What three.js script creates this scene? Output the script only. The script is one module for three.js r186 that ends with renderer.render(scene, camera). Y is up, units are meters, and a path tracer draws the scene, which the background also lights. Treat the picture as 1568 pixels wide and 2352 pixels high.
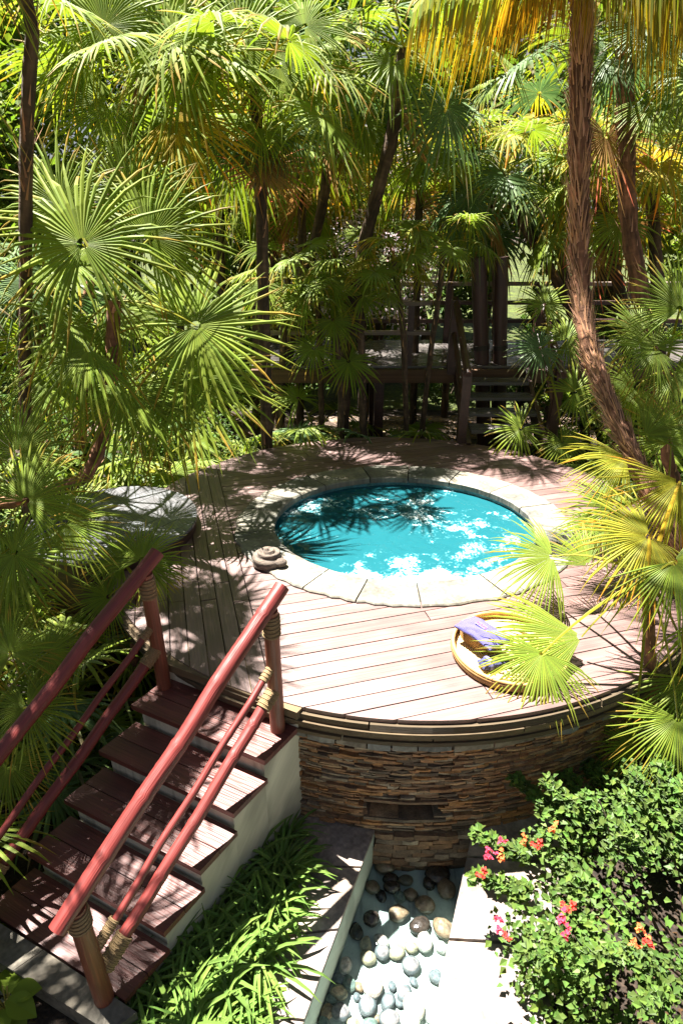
import * as THREE from 'three';
import { mergeGeometries } from 'three/addons/utils/BufferGeometryUtils.js';

// ------------------------------------------------------------------ camera, sky, sun, exposure
const CAM_H = 4.3, FOCAL = 1420, PITCH = THREE.MathUtils.degToRad(27);   // focal length in units of a 1568 x 2352 picture
const scene = new THREE.Scene();
const camera = new THREE.PerspectiveCamera(2 * Math.atan(1176 / FOCAL) * 180 / Math.PI, 682 / 1024, 0.05, 400);
camera.position.set(0, CAM_H, 0);
camera.rotation.x = -PITCH;

const renderer = new THREE.WebGLRenderer({ antialias: true });
renderer.toneMapping = THREE.LinearToneMapping;
renderer.toneMappingExposure = 6.5;
renderer.shadowMap.enabled = true;

const SUN = new THREE.Vector3(-0.3, 1, -0.24).normalize();
{ // hazy bright daylight: pale towards the horizon, soft blue overhead, a broad brightening round the sun
  const W = 256, H = 128, d = new Float32Array(W * H * 4);
  for (let r = 0; r < H; r++) for (let c = 0; c < W; c++) {
    const el = ((r + 0.5) / H - 0.5) * Math.PI, az = ((c + 0.5) / W - 0.5) * 2 * Math.PI;
    const dir = new THREE.Vector3(Math.cos(el) * Math.cos(az), Math.sin(el), Math.cos(el) * Math.sin(az)), up = Math.max(0, dir.y), h = Math.pow(1 - up, 2.2), g = Math.pow(Math.max(0, dir.dot(SUN)), 14);
    const k = (r * W + c) * 4;
    d[k] = 0.029 + 0.042 * h + 0.04 * g; d[k + 1] = 0.036 + 0.038 * h + 0.038 * g; d[k + 2] = 0.05 + 0.029 * h + 0.035 * g; d[k + 3] = 1;
  }
  const t = new THREE.DataTexture(d, W, H, THREE.RGBAFormat, THREE.FloatType);
  t.mapping = THREE.EquirectangularReflectionMapping; t.magFilter = THREE.LinearFilter; t.needsUpdate = true;
  scene.background = t; scene.environment = t;
}

const sun = new THREE.DirectionalLight(new THREE.Color(1, 0.955, 0.88), 5);
sun.name = 'sun';
sun.position.copy(SUN).multiplyScalar(40).add(new THREE.Vector3(0, 0, -6));
sun.target.position.set(0, 0, -6);
sun.castShadow = true;
Object.assign(sun.shadow.camera, { left: -16, right: 16, top: 20, bottom: -20, near: 1, far: 90 });
sun.shadow.mapSize.set(2048, 2048);
scene.add(sun, sun.target);

// ------------------------------------------------------------------ helpers
function mulberry(a) { return () => { a |= 0; a = a + 0x6D2B79F5 | 0; let t = Math.imul(a ^ a >>> 15, 1 | a); t = t + Math.imul(t ^ t >>> 7, 61 | t) ^ t; return ((t ^ t >>> 14) >>> 0) / 4294967296; }; }
let rnd = mulberry(7);
const seed = (n) => { rnd = mulberry(n); };
const rr = (a, b) => a + (b - a) * rnd();
const V = (x, y, z) => new THREE.Vector3(x, y, z);
const lerp = (a, b, t) => a + (b - a) * t;
const clamp = (x, a, b) => Math.max(a, Math.min(b, x));
const smooth = (a, b, x) => { const t = clamp((x - a) / (b - a), 0, 1); return t * t * (3 - 2 * t); };
const rad = (d) => d * Math.PI / 180;
const Y = V(0, 1, 0);

// a photo pixel (1568 x 2352) gives a direction; the distance comes from a height or a depth in metres
function dirOf(px, py) {
  const dx = (px - 784) / FOCAL, dy = -(py - 1176) / FOCAL, c = Math.cos(PITCH), s = Math.sin(PITCH);
  return V(dx, -s + dy * c, -c - dy * s);
}
function onY(px, py, y) { const d = dirOf(px, py), t = (y - CAM_H) / d.y; return V(d.x * t, y, d.z * t); }
function atZ(px, py, z) { const d = dirOf(px, py), t = z / d.z; return V(d.x * t, CAM_H + d.y * t, z); }
function depthOf(p) { return -Math.sin(PITCH) * (p.y - CAM_H) - Math.cos(PITCH) * p.z; }

const hash = (x, y, s = 0) => { let h = Math.imul(x | 0, 374761393) + Math.imul(y | 0, 668265263) + Math.imul(s | 0, 974634253); h = Math.imul(h ^ h >>> 13, 1274126177); return ((h ^ h >>> 16) >>> 0) / 4294967296; };
function vnoise(x, y, px = 1e9, py = 1e9, s = 0) {      // tiling value noise
  const ix = Math.floor(x), iy = Math.floor(y), fx = x - ix, fy = y - iy, u = fx * fx * (3 - 2 * fx), v = fy * fy * (3 - 2 * fy);
  const w = (a, p) => ((a % p) + p) % p;
  const h = (a, b) => hash(w(a, px), w(b, py), s);
  return lerp(lerp(h(ix, iy), h(ix + 1, iy), u), lerp(h(ix, iy + 1), h(ix + 1, iy + 1), u), v);
}
function fbm(x, y, px, py, oct = 4, s = 0) { let a = 0.5, r = 0, n = 0; for (let i = 0; i < oct; i++) { r += a * vnoise(x, y, px, py, s + i); n += a; a *= 0.5; x *= 2; y *= 2; px *= 2; py *= 2; } return r / n; }
function tex(w, h, fn, srgb = false) {
  const d = new Uint8Array(w * h * 4);
  for (let j = 0; j < h; j++) for (let i = 0; i < w; i++) {
    const c = fn(i / w, j / h), k = (j * w + i) * 4;
    d[k] = clamp(c[0], 0, 1) * 255; d[k + 1] = clamp(c[1], 0, 1) * 255; d[k + 2] = clamp(c[2], 0, 1) * 255; d[k + 3] = 255;
  }
  const t = new THREE.DataTexture(d, w, h);
  t.wrapS = t.wrapT = THREE.RepeatWrapping; t.magFilter = THREE.LinearFilter; t.minFilter = THREE.LinearMipmapLinearFilter; t.generateMipmaps = true;
  if (srgb) t.colorSpace = THREE.SRGBColorSpace;
  t.needsUpdate = true;
  return t;
}
const grey = (v) => [v, v, v];
const scaled = (t, x, y) => { const c = t.clone(); c.repeat.set(x, y); c.needsUpdate = true; return c; };

// naming and tagging
const taken = new Map();
function numbered(name) { const n = taken.get(name) ?? 0; taken.set(name, n + 1); return n ? name + '_' + String(n).padStart(3, '0') : name; }
function prep(o) { o.traverse((m) => { if (m.isMesh) { m.castShadow = true; m.receiveShadow = true; } }); return o; }
function tag(o, label, category, group) { o.userData.label = label; o.userData.category = category; if (group) o.userData.group = group; return o; }
function thing(name, label, category, group, at) { const g = new THREE.Group(); g.name = numbered(name); tag(g, label, category, group); if (at) g.position.copy(at); scene.add(g); return g; }
function part(parent, name, geo, mat) { const m = new THREE.Mesh(geo, mat); m.name = name; m.castShadow = m.receiveShadow = true; parent.add(m); return m; }
function struct(name, geo, mat) { const m = part(scene, numbered(name), geo, mat); m.userData.kind = 'structure'; return m; }
function copyOf(root, label, group) { const c = root.clone(); c.name = numbered(root.name.replace(/_\d{3}$/, '')); c.userData = { ...root.userData }; if (label) c.userData.label = label; if (group) c.userData.group = group; scene.add(c); return c; }

// geometry collector with flat normals, vertex colours and uv
class GB {
  constructor() { this.p = []; this.c = []; this.u = []; }
  tri(a, b, c, ca, cb, cc, ua, ub, uc) {
    this.p.push(a.x, a.y, a.z, b.x, b.y, b.z, c.x, c.y, c.z);
    const w = [1, 1, 1];
    this.c.push(...(ca ?? w), ...(cb ?? ca ?? w), ...(cc ?? ca ?? w));
    this.u.push(...(ua ?? [a.x, a.z]), ...(ub ?? [b.x, b.z]), ...(uc ?? [c.x, c.z]));
  }
  quad(a, b, c, d, ca, cb, cc, cd, ua, ub, uc, ud) { this.tri(a, b, c, ca, cb ?? ca, cc ?? ca, ua, ub, uc); this.tri(a, c, d, ca, cc ?? ca, cd ?? ca, ua, uc, ud); }
  geo(flat = true) {
    const g = new THREE.BufferGeometry();
    g.setAttribute('position', new THREE.Float32BufferAttribute(this.p, 3));
    g.setAttribute('color', new THREE.Float32BufferAttribute(this.c, 3));
    g.setAttribute('uv', new THREE.Float32BufferAttribute(this.u, 2));
    if (flat) g.computeVertexNormals();
    return g;
  }
}
// prism over a polygon in plan (points [x, z], counter-clockwise or not), uv in metres turned to direction dir
function prism(pts, y1, y0, dir = 0, off = [0, 0]) {
  const g = new GB(), n = pts.length;
  let area = 0; for (let i = 0; i < n; i++) { const a = pts[i], b = pts[(i + 1) % n]; area += a[0] * b[1] - b[0] * a[1]; }
  if (area > 0) pts = pts.slice().reverse();
  const cs = Math.cos(dir), sn = Math.sin(dir), uv = (q) => [q[0] * cs + q[1] * sn + off[0], -q[0] * sn + q[1] * cs + off[1]];
  const T = pts.map((q) => V(q[0], y1, q[1])), B = pts.map((q) => V(q[0], y0, q[1]));
  for (let i = 1; i < n - 1; i++) { g.tri(T[0], T[i], T[i + 1], null, null, null, uv(pts[0]), uv(pts[i]), uv(pts[i + 1])); g.tri(B[0], B[i + 1], B[i], null, null, null, uv(pts[0]), uv(pts[i + 1]), uv(pts[i])); }
  for (let i = 0; i < n; i++) {
    const j = (i + 1) % n, ui = uv(pts[i]), uj = uv(pts[j]), h = y1 - y0;
    g.quad(T[i], B[i], B[j], T[j], null, null, null, null, ui, [ui[0], ui[1] + h], [uj[0], uj[1] + h], uj);
  }
  return g.geo();
}
function box(w, h, d, x = 0, y = 0, z = 0, ry = 0, rx = 0, rz = 0) { const g = new THREE.BoxGeometry(w, h, d); g.rotateX(rx); g.rotateZ(rz); g.rotateY(ry); g.translate(x, y, z); return g; }
// round bar between two points, ends closed, uv in metres
function bar(a, b, r0, r1 = r0, seg = 10) {
  const L = a.distanceTo(b), g = new THREE.CylinderGeometry(r1, r0, L, seg, 1);
  const uv = g.attributes.uv; for (let i = 0; i < uv.count; i++) uv.setXY(i, uv.getY(i) * L, uv.getX(i) * 6.283 * r0);
  g.applyQuaternion(new THREE.Quaternion().setFromUnitVectors(Y, b.clone().sub(a).normalize()));
  g.translate((a.x + b.x) / 2, (a.y + b.y) / 2, (a.z + b.z) / 2);
  return g;
}
// tube along points with a radius function and roughness of outline
function tube(pts, rad0, rad1, seg = 24, sides = 9, bump = 0, sd = 1) {
  const curve = new THREE.CatmullRomCurve3(pts), P = [], N = [], U = [], I = [];
  const L = curve.getLength(), fr = curve.computeFrenetFrames(seg, false);
  for (let i = 0; i <= seg; i++) {
    const t = i / seg, c = curve.getPointAt(t), r = typeof rad0 === 'function' ? rad0(t) : lerp(rad0, rad1, t);
    for (let j = 0; j <= sides; j++) {
      const a = (j % sides) / sides * Math.PI * 2, q = r * (1 + bump * (hash(i, j % sides, sd) - 0.5) * 2 + bump * 0.6 * (i % 2 ? 1 : -1));
      const n = fr.normals[i].clone().multiplyScalar(Math.cos(a)).addScaledVector(fr.binormals[i], Math.sin(a));
      P.push(c.x + n.x * q, c.y + n.y * q, c.z + n.z * q); U.push(j / sides * 6.283 * r, t * L);
    }
  }
  for (let i = 0; i < seg; i++) for (let j = 0; j < sides; j++) { const a = i * (sides + 1) + j, b = a + sides + 1; I.push(a, a + 1, b, b, a + 1, b + 1); }
  const g = new THREE.BufferGeometry();
  g.setAttribute('position', new THREE.Float32BufferAttribute(P, 3)); g.setAttribute('uv', new THREE.Float32BufferAttribute(U, 2)); g.setIndex(I);
  g.computeVertexNormals();
  return g;
}

// ------------------------------------------------------------------ textures and materials
const T_wood = tex(512, 512, (u, v) => { const g = fbm(u * 3, v * 90, 3, 90, 3, 1), l = fbm(u * 5, v * 8, 5, 8, 3, 9), f = vnoise(u * 8, v * 220, 8, 220, 4); const k = 0.62 + 0.3 * g + 0.25 * (l - 0.5) + 0.12 * f; return [k, k * (0.97 + 0.05 * l), k * (0.95 + 0.07 * l)]; }, true);
const T_woodB = tex(512, 512, (u, v) => grey(0.4 * fbm(u * 3, v * 90, 3, 90, 3, 1) + 0.6 * vnoise(u * 8, v * 220, 8, 220, 4)));
const T_bark = tex(256, 512, (u, v) => { const g = fbm(u * 26, v * 6, 26, 6, 4, 3), r = fbm(u * 4, v * 30, 4, 30, 3, 5); const k = 0.35 + 0.75 * g * (0.6 + 0.7 * r); return [k, k * 0.97, k * 0.93]; }, true);
const T_barkB = tex(256, 512, (u, v) => grey(0.6 * fbm(u * 26, v * 6, 26, 6, 4, 3) + 0.4 * fbm(u * 4, v * 30, 4, 30, 3, 5)));
const T_stone = tex(512, 512, (u, v) => { const a = fbm(u * 6, v * 6, 6, 6, 6, 11), b = fbm(u * 40, v * 40, 40, 40, 3, 12), c = fbm(u * 3, v * 3, 3, 3, 3, 14); const k = 0.5 + 0.45 * a + 0.3 * (b - 0.5); return [k * (0.96 + 0.1 * c), k, k * (1.04 - 0.1 * c)]; }, true);
const T_stoneB = tex(512, 512, (u, v) => grey(0.6 * fbm(u * 12, v * 12, 12, 12, 5, 11) + 0.4 * fbm(u * 50, v * 50, 50, 50, 2, 12)));
const T_soil = tex(512, 512, (u, v) => { const a = fbm(u * 8, v * 8, 8, 8, 5, 21), b = vnoise(u * 110, v * 110, 110, 110, 22), c = vnoise(u * 60, v * 60, 60, 60, 25); const k = 0.35 + 0.5 * a + 0.35 * (b - 0.5); return c > 0.82 ? [k * 1.5, k * 1.25, k * 0.8] : [k, k * 0.95, k * 0.9]; }, true);
const T_render = tex(512, 512, (u, v) => { const a = fbm(u * 4, v * 4, 4, 4, 5, 31), b = fbm(u * 60, v * 60, 60, 60, 2, 32), s = fbm(u * 14, v * 2, 14, 2, 4, 36); const k = 0.8 + 0.2 * a + 0.06 * (b - 0.5) - 0.16 * smooth(0.55, 0.8, s); return [k, k * 0.99, k * 0.96]; }, true);
const T_rope = tex(64, 64, (u, v) => { const s = Math.abs(Math.sin(v * Math.PI * 8)); const k = 0.35 + 0.65 * s ** 0.5; return grey(k * (0.85 + 0.2 * vnoise(u * 20, v * 20, 20, 20, 2))); }, true);
const T_ripple = tex(512, 512, (u, v) => grey(0.5 * fbm(u * 8, v * 8, 8, 8, 4, 41) + 0.5 * Math.abs(2 * fbm(u * 12, v * 12, 12, 12, 3, 44) - 1)));

const std = (rgb, o = {}) => new THREE.MeshStandardMaterial({ color: new THREE.Color().setRGB(...rgb), roughness: 0.8, ...o });
const phys = (rgb, o = {}) => new THREE.MeshPhysicalMaterial({ color: new THREE.Color().setRGB(...rgb), roughness: 0.8, ...o });
const wood = (rgb, o = {}) => std(rgb, { map: T_wood, bumpMap: T_woodB, bumpScale: 0.003, roughness: 0.6, ...o });
const varnished = (rgb, coat) => phys(rgb, { map: T_wood, bumpMap: T_woodB, bumpScale: 0.003, roughness: 0.5, clearcoat: coat, clearcoatRoughness: 0.56 });
const M = {
  deck: [[0.185, 0.098, 0.086], [0.205, 0.112, 0.10], [0.16, 0.08, 0.069], [0.195, 0.108, 0.096], [0.215, 0.122, 0.11], [0.17, 0.086, 0.075]].map((c) => varnished(c, 1)),
  tread: [0, 1, 2].map((k) => varnished([0.15 + 0.018 * k, 0.040 + 0.005 * k, 0.030 + 0.004 * k], 0.15)),
  rail: wood([0.215, 0.03, 0.025], { roughness: 0.5 }), railPost: wood([0.25, 0.075, 0.04], { roughness: 0.5 }),
  rope: std([0.34, 0.23, 0.11], { map: scaled(T_rope, 1, 1), roughness: 0.9 }),
  fascia: [0, 1, 2].map((k) => wood([0.12 + 0.035 * k, 0.085 + 0.022 * k, 0.045 + 0.01 * k], { roughness: 0.85 })),
  cap: [[0.30, 0.29, 0.26], [0.24, 0.25, 0.25], [0.34, 0.30, 0.24]].map((c) => std(c, { map: T_stone, bumpMap: T_stoneB, bumpScale: 0.006, roughness: 0.9 })),
  slate: [[0.46, 0.24, 0.11], [0.36, 0.20, 0.10], [0.25, 0.15, 0.085], [0.52, 0.33, 0.18], [0.19, 0.135, 0.09], [0.38, 0.30, 0.21], [0.50, 0.25, 0.09]].map((c) => std(c, { map: scaled(T_stone, 3, 3), bumpMap: scaled(T_stoneB, 3, 3), bumpScale: 0.004, roughness: 0.85 })),
  core: std([0.05, 0.038, 0.028], { map: T_stone, roughness: 1 }),
  coping: [[0.27, 0.26, 0.215], [0.24, 0.235, 0.20], [0.295, 0.28, 0.225]].map((c) => std(c, { map: T_stone, bumpMap: T_stoneB, bumpScale: 0.004, roughness: 0.7 })),
  tile: std([0.10, 0.36, 0.42], { roughness: 0.35, map: scaled(T_stone, 2, 2) }),
  basin: std([0.08, 0.26, 0.30], { map: scaled(T_render, 0.5, 0.5), roughness: 0.7 }),
  render: std([0.66, 0.63, 0.52], { map: T_render, bumpMap: T_stoneB, bumpScale: 0.003, roughness: 0.9 }),
  slab: [[0.40, 0.34, 0.31], [0.44, 0.37, 0.32], [0.36, 0.31, 0.29]].map((c) => std(c, { map: T_stone, bumpMap: T_stoneB, bumpScale: 0.005, roughness: 0.85 })),
  rillWall: std([0.42, 0.48, 0.43], { map: T_render, roughness: 0.85 }),
  rillFloor: std([0.55, 0.59, 0.57], { map: scaled(T_render, 2, 2), bumpMap: T_stoneB, bumpScale: 0.004, roughness: 0.85 }),
  concrete: std([0.24, 0.22, 0.18], { map: T_stone, bumpMap: T_stoneB, bumpScale: 0.006, roughness: 0.95 }),
  soil: std([0.07, 0.05, 0.035], { map: scaled(T_soil, 0.7, 0.7), bumpMap: scaled(T_soil, 0.7, 0.7), bumpScale: 0.02, roughness: 1 }),
  lawn: std([0.11, 0.17, 0.02], { map: scaled(T_soil, 0.5, 0.5), roughness: 1 }),
  paleGround: std([0.45, 0.36, 0.30], { map: scaled(T_soil, 0.4, 0.4), roughness: 1 }),
  darkWood: wood([0.075, 0.032, 0.024], { roughness: 0.45 }), beam: wood([0.16, 0.08, 0.035], { roughness: 0.6 }),
  walkWood: [0, 1, 2].map((k) => wood([0.16 + 0.012 * k, 0.145 + 0.01 * k, 0.14 + 0.01 * k], { roughness: 0.2 })),
  greyWood: [0, 1, 2].map((k) => wood([0.15 + 0.012 * k, 0.152 + 0.012 * k, 0.165 + 0.012 * k], { roughness: 0.25 })),
  sunlitRail: wood([0.32, 0.24, 0.2]),  // walkway rails in the sun: the light is put into this paler wood colour
  trunk: std([0.36, 0.175, 0.10], { map: T_bark, bumpMap: T_barkB, bumpScale: 0.02, roughness: 0.95 }),
  trunkDark: std([0.15, 0.10, 0.065], { map: T_bark, bumpMap: T_barkB, bumpScale: 0.015, roughness: 0.95 }),
  fibre: std([0.36, 0.2, 0.12], { vertexColors: true, roughness: 0.95, side: THREE.DoubleSide }),
  wicker: std([0.42, 0.24, 0.09], { vertexColors: true, roughness: 0.7 }),
  branch: std([0.13, 0.085, 0.05], { map: T_bark, roughness: 0.95 }),
};
const leafMat = (rgb, t = 0.45, coat = 0.35) => phys(rgb, { vertexColors: true, roughness: 1, transmission: t, thickness: 0, ior: 1.4, specularIntensity: 0.5, clearcoat: coat, clearcoatRoughness: 0.42, side: THREE.DoubleSide });
const LEAF = {      // green, yellow, gold, blue green and dry frond colours
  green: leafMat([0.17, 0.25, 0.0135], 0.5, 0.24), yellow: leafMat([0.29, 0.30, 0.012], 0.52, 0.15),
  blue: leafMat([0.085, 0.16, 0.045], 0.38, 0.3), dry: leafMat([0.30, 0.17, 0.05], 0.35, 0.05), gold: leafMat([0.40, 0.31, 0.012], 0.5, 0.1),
  grass: leafMat([0.115, 0.21, 0.034], 0.36, 0.4), bush: leafMat([0.07, 0.135, 0.018], 0.38, 0.25), tree: leafMat([0.11, 0.18, 0.012], 0.48, 0.2), white: leafMat([0.62, 0.56, 0.62], 0.3, 0.05),
  pink: leafMat([0.75, 0.06, 0.14], 0.4, 0.05), red: leafMat([0.72, 0.07, 0.05], 0.4, 0.05), orange: leafMat([0.72, 0.2, 0.06], 0.4, 0.05),
};

// ------------------------------------------------------------------ ground, lawn, path, rill
const xL = (z) => 0.18 - 0.387 * (z + 2.89), RW = 0.74, RILL_Y = -0.38;       // left edge of the rill, its width, its floor
{
  const s = new THREE.Shape([[-140, -60], [140, -60], [140, 160], [-140, 160]].map(([x, y]) => new THREE.Vector2(x, y)));
  s.holes.push(new THREE.Path([[xL(-3.25), 3.25], [xL(-3.25) + RW, 3.25], [xL(-0.6) + RW, 0.6], [xL(-0.6), 0.6]].map(([x, y]) => new THREE.Vector2(x, y))));
  const g = new THREE.ShapeGeometry(s); g.rotateX(-Math.PI / 2);
  struct('ground', g, M.soil);
  const lawn = new THREE.ShapeGeometry(new THREE.Shape([[-30, 14.5], [-8, 13.2], [1, 13.6], [9, 12.9], [34, 14], [40, 70], [-40, 70]].map(([x, y]) => new THREE.Vector2(x, y))));
  lawn.rotateX(-Math.PI / 2); lawn.translate(0, 0.006, 0);
  struct('lawn', lawn, M.lawn);
  const far = prism([[-20, -12.2], [-6, -11.7], [3, -12.0], [12, -11.4], [24, -12.4], [24, -13.3], [12, -12.6], [3, -13.1], [-6, -12.9], [-20, -13.4]], 0.012, 0.004);
  struct('garden_path', far, M.paleGround);
  // the paved strip either side of the rill: mortar bed with single slabs
  const bedL = prism([[xL(-3.2) - 0.7, -3.2], [xL(-3.2), -3.2], [xL(-0.6), -0.6], [xL(-0.6) - 0.7, -0.6]], 0.012, 0.003);
  const path = struct('path', bedL, M.concrete);
  seed(31);
  const zs = [-3.22, -2.78, -2.36, -1.86, -1.38, -0.6];
  for (let i = 0; i < zs.length - 1; i++) {
    const a = zs[i] + 0.008, b = zs[i + 1] - 0.008, j0 = i ? (hash(i, 3) - 0.5) * 0.16 : 0, j1 = (hash(i + 1, 3) - 0.5) * 0.16;
    const e = (z) => xL(z);
    part(path, 'paving_slab', prism([[e(a) - 0.66, a + j0], [e(a) - 0.0, a], [e(b), b], [e(b) - 0.66, b + j1]], 0.036 + 0.004 * hash(i, 9), 0.0), M.slab[i % 3]);
  }
  const zr = [-3.22, -2.86, -2.3, -1.72, -1.2, -0.6];
  const bedR = prism([[xL(-3.2) + RW, -3.2], [xL(-3.2) + RW + 0.7, -3.2], [xL(-0.6) + RW + 0.7, -0.6], [xL(-0.6) + RW, -0.6]], 0.012, 0.003);
  const path2 = struct('path', bedR, M.concrete);
  for (let i = 0; i < zr.length - 1; i++) {
    const a = zr[i] + 0.008, b = zr[i + 1] - 0.008, e = (z) => xL(z) + RW, w = 0.58 + 0.2 * hash(i, 5), k = (hash(i, 8) - 0.5) * 0.14;
    part(path2, 'paving_slab', prism([[e(a), a], [e(a) + w, a + k], [e(b) + w + 0.06, b + k * 0.5], [e(b), b]], 0.036 + 0.004 * hash(i, 11), 0.0), M.slab[(i + 1) % 3]);
  }
  // the rill: floor and two walls with a thickness
  const rill = struct('rill_channel', prism([[xL(-3.3), -3.3], [xL(-3.3) + RW, -3.3], [xL(-0.5) + RW, -0.5], [xL(-0.5), -0.5]], RILL_Y, RILL_Y - 0.1), M.rillFloor);
  part(rill, 'channel_wall', prism([[xL(-3.25), -3.25], [xL(-3.25) - 0.08, -3.25], [xL(-0.55) - 0.08, -0.55], [xL(-0.55), -0.55]], -0.002, RILL_Y - 0.05), M.rillWall);
  part(rill, 'channel_wall', prism([[xL(-3.25) + RW, -3.25], [xL(-3.25) + RW + 0.08, -3.25], [xL(-0.55) + RW + 0.08, -0.55], [xL(-0.55) + RW, -0.55]], -0.002, RILL_Y - 0.05), M.rillWall);
  const wg = new THREE.PlaneGeometry(RW - 0.012, 2.55, 1, 1); wg.rotateX(-Math.PI / 2);
  const wp = wg.attributes.position; for (let i = 0; i < wp.count; i++) { const z = wp.getZ(i) - 1.93; wp.setXYZ(i, wp.getX(i) + xL(z) + RW / 2, RILL_Y + 0.055, z); }
  struct('rill_water', wg, phys([0.78, 0.89, 0.91], { transmission: 1, thickness: 0, ior: 1.33, roughness: 0.03, bumpMap: scaled(T_ripple, 1.6, 1.6), bumpScale: 0.02 }));
}

// ------------------------------------------------------------------ the raised spa deck
const CX = 0.6, CZ = -5.75, DA = 2.9, DB = 2.72, DECK = 1.2;                 // centre, half axes and height of the oval deck
const PX = 0.66, PZ = -5.83, PA = 1.40, PB = 1.18, WATER = 1.105;            // the pool
const ell = (t, off = 0, a = DA, b = DB, cx = CX, cz = CZ) => [cx + (a + off) * Math.cos(t), cz + (b + off) * Math.sin(t)];
const deck = thing('spa_deck', 'raised oval timber deck with stacked slate wall around the round pool', 'deck');
const JOINT = -4.5;
{
  // deck boards: two fields at right angles
  const base = part(deck, 'deck_frame', (() => {
    const out = [], inn = []; for (let i = 0; i < 96; i++) { out.push(ell(i / 96 * Math.PI * 2, -0.06)); inn.push(ell(i / 96 * Math.PI * 2, 0.14, PA, PB, PX, PZ)); }
    const g = new GB(); for (let i = 0; i < 96; i++) { const j = (i + 1) % 96; g.quad(V(out[i][0], 1.15, out[i][1]), V(inn[i][0], 1.15, inn[i][1]), V(inn[j][0], 1.15, inn[j][1]), V(out[j][0], 1.15, out[j][1])); }
    return g.geo();
  })(), M.core);
  const field = (ang, keep, boards) => {
    const e = [Math.cos(ang), Math.sin(ang)], n = [-Math.sin(ang), Math.cos(ang)], W = 0.135, GAP = 0.009;
    const cut = (s, cx, cz, a, b) => {      // where the line at offset s crosses an oval
      const ox = n[0] * s - cx, oz = n[1] * s - cz, A = (e[0] / a) ** 2 + (e[1] / b) ** 2, B = 2 * (ox * e[0] / a / a + oz * e[1] / b / b), C = (ox / a) ** 2 + (oz / b) ** 2 - 1, D = B * B - 4 * A * C;
      return D <= 0 ? null : [(-B - Math.sqrt(D)) / 2 / A, (-B + Math.sqrt(D)) / 2 / A];
    };
    for (let k = -60; k < 60; k++) {
      const s0 = k * W + GAP / 2, s1 = (k + 1) * W - GAP / 2;
      const lim = keep(s0, s1); if (!lim) continue;
      const oc = (s) => cut(s, CX, CZ, DA, DB);
      if (!oc(s0) && !oc(s1)) continue;
      const inner = oc(s0) ? s0 : s1; let outer = oc(s0) ? s1 : s0, bad = outer, good = inner;
      if (!oc(outer)) { for (let q = 0; q < 24; q++) { const mid = (good + bad) / 2; if (oc(mid)) good = mid; else bad = mid; } outer = good; }
      const sa = Math.min(inner, outer), sb = Math.max(inner, outer), o0 = oc(sa), o1 = oc(sb);
      const h0 = cut(sa, PX, PZ, PA + 0.2, PB + 0.18), h1 = cut(sb, PX, PZ, PA + 0.2, PB + 0.18);
      const spans = (h0 || h1) ? [[o0[0], (h0 ?? h1)[0], o1[0], (h1 ?? h0)[0]], [(h0 ?? h1)[1], o0[1], (h1 ?? h0)[1], o1[1]]] : [[o0[0], o0[1], o1[0], o1[1]]];
      for (let [a0, b0, a1, b1] of spans) {
        a0 = Math.max(a0, lim[0]); a1 = Math.max(a1, lim[0]); b0 = Math.min(b0, lim[1]); b1 = Math.min(b1, lim[1]);
        if (Math.max(b0 - a0, b1 - a1) < 0.03 || b0 < a0 || b1 < a1) continue;
        const rim = (side, t0, t1) => { const free = Math.abs(t0 - o0[side]) < 1e-6 && Math.abs(t1 - o1[side]) < 1e-6, out = []; if (free) for (let q = 1; q < 10; q++) { const f = 0.5 - 0.5 * Math.cos(q / 10 * Math.PI), s = lerp(sa, sb, f); out.push([s, oc(s)[side]]); } return out; };
        boards(e, n, sa, sb, a0, b0, a1, b1, k, rim(0, a0, a1), rim(1, b0, b1));
      }
    }
  };
  const at = (e, n, s, t) => [e[0] * t + n[0] * s, e[1] * t + n[1] * s];
  const lay = (ang) => (e, n, s0, s1, a0, b0, a1, b1, k, rimA, rimB) => {
    // boards butt at random joints
    const A = Math.max(a0, a1), B = Math.min(b0, b1), cuts = [];
    if (B - A > 1.6) cuts.push(lerp(A, B, 0.3 + 0.4 * hash(k, 5, Math.round(A * 10))));
    const zOf = (t) => at(e, n, s0, t)[1];
    if (Math.abs(e[1]) > 0.8) { const tz = (JOINT + (hash(k, 6) - 0.5) * 0.5 - n[1] * s0) / e[1]; cuts.length = 0; if (tz > A + 0.2 && tz < B - 0.2) cuts.push(tz); }
    const st = [null, ...cuts, null];
    for (let i = 0; i < st.length - 1; i++) {
      const p0 = st[i] === null ? a0 : st[i] + 0.004, p1 = st[i] === null ? a1 : st[i] + 0.004, q0 = st[i + 1] === null ? b0 : st[i + 1] - 0.004, q1 = st[i + 1] === null ? b1 : st[i + 1] - 0.004;
      if (Math.max(q0 - p0, q1 - p1) < 0.02) continue;
      const y = DECK + 0.004 * (hash(k, i, 71) - 0.5);
      part(deck, 'deck_board', prism([at(e, n, s0, p0), at(e, n, s0, q0), ...(st[i + 1] === null ? rimB : []).map(([s, t]) => at(e, n, s, t)), at(e, n, s1, q1), at(e, n, s1, p1), ...(st[i] === null ? rimA.slice().reverse() : []).map(([s, t]) => at(e, n, s, t))], y, y - 0.032, ang, [hash(k, i, 3) * 7, hash(k, i, 4) * 7]), M.deck[Math.floor(hash(k, i, 8) * 6)]);
    }
  };
  const AN = rad(-15.4), c0 = 0.405;
  field(AN, () => [c0 + 0.006, 99], lay(AN));
  field(AN + Math.PI / 2, (s0, s1) => (s0 > -c0 + 0.0 ? [-99, 99] : null), lay(AN + Math.PI / 2));

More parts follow.
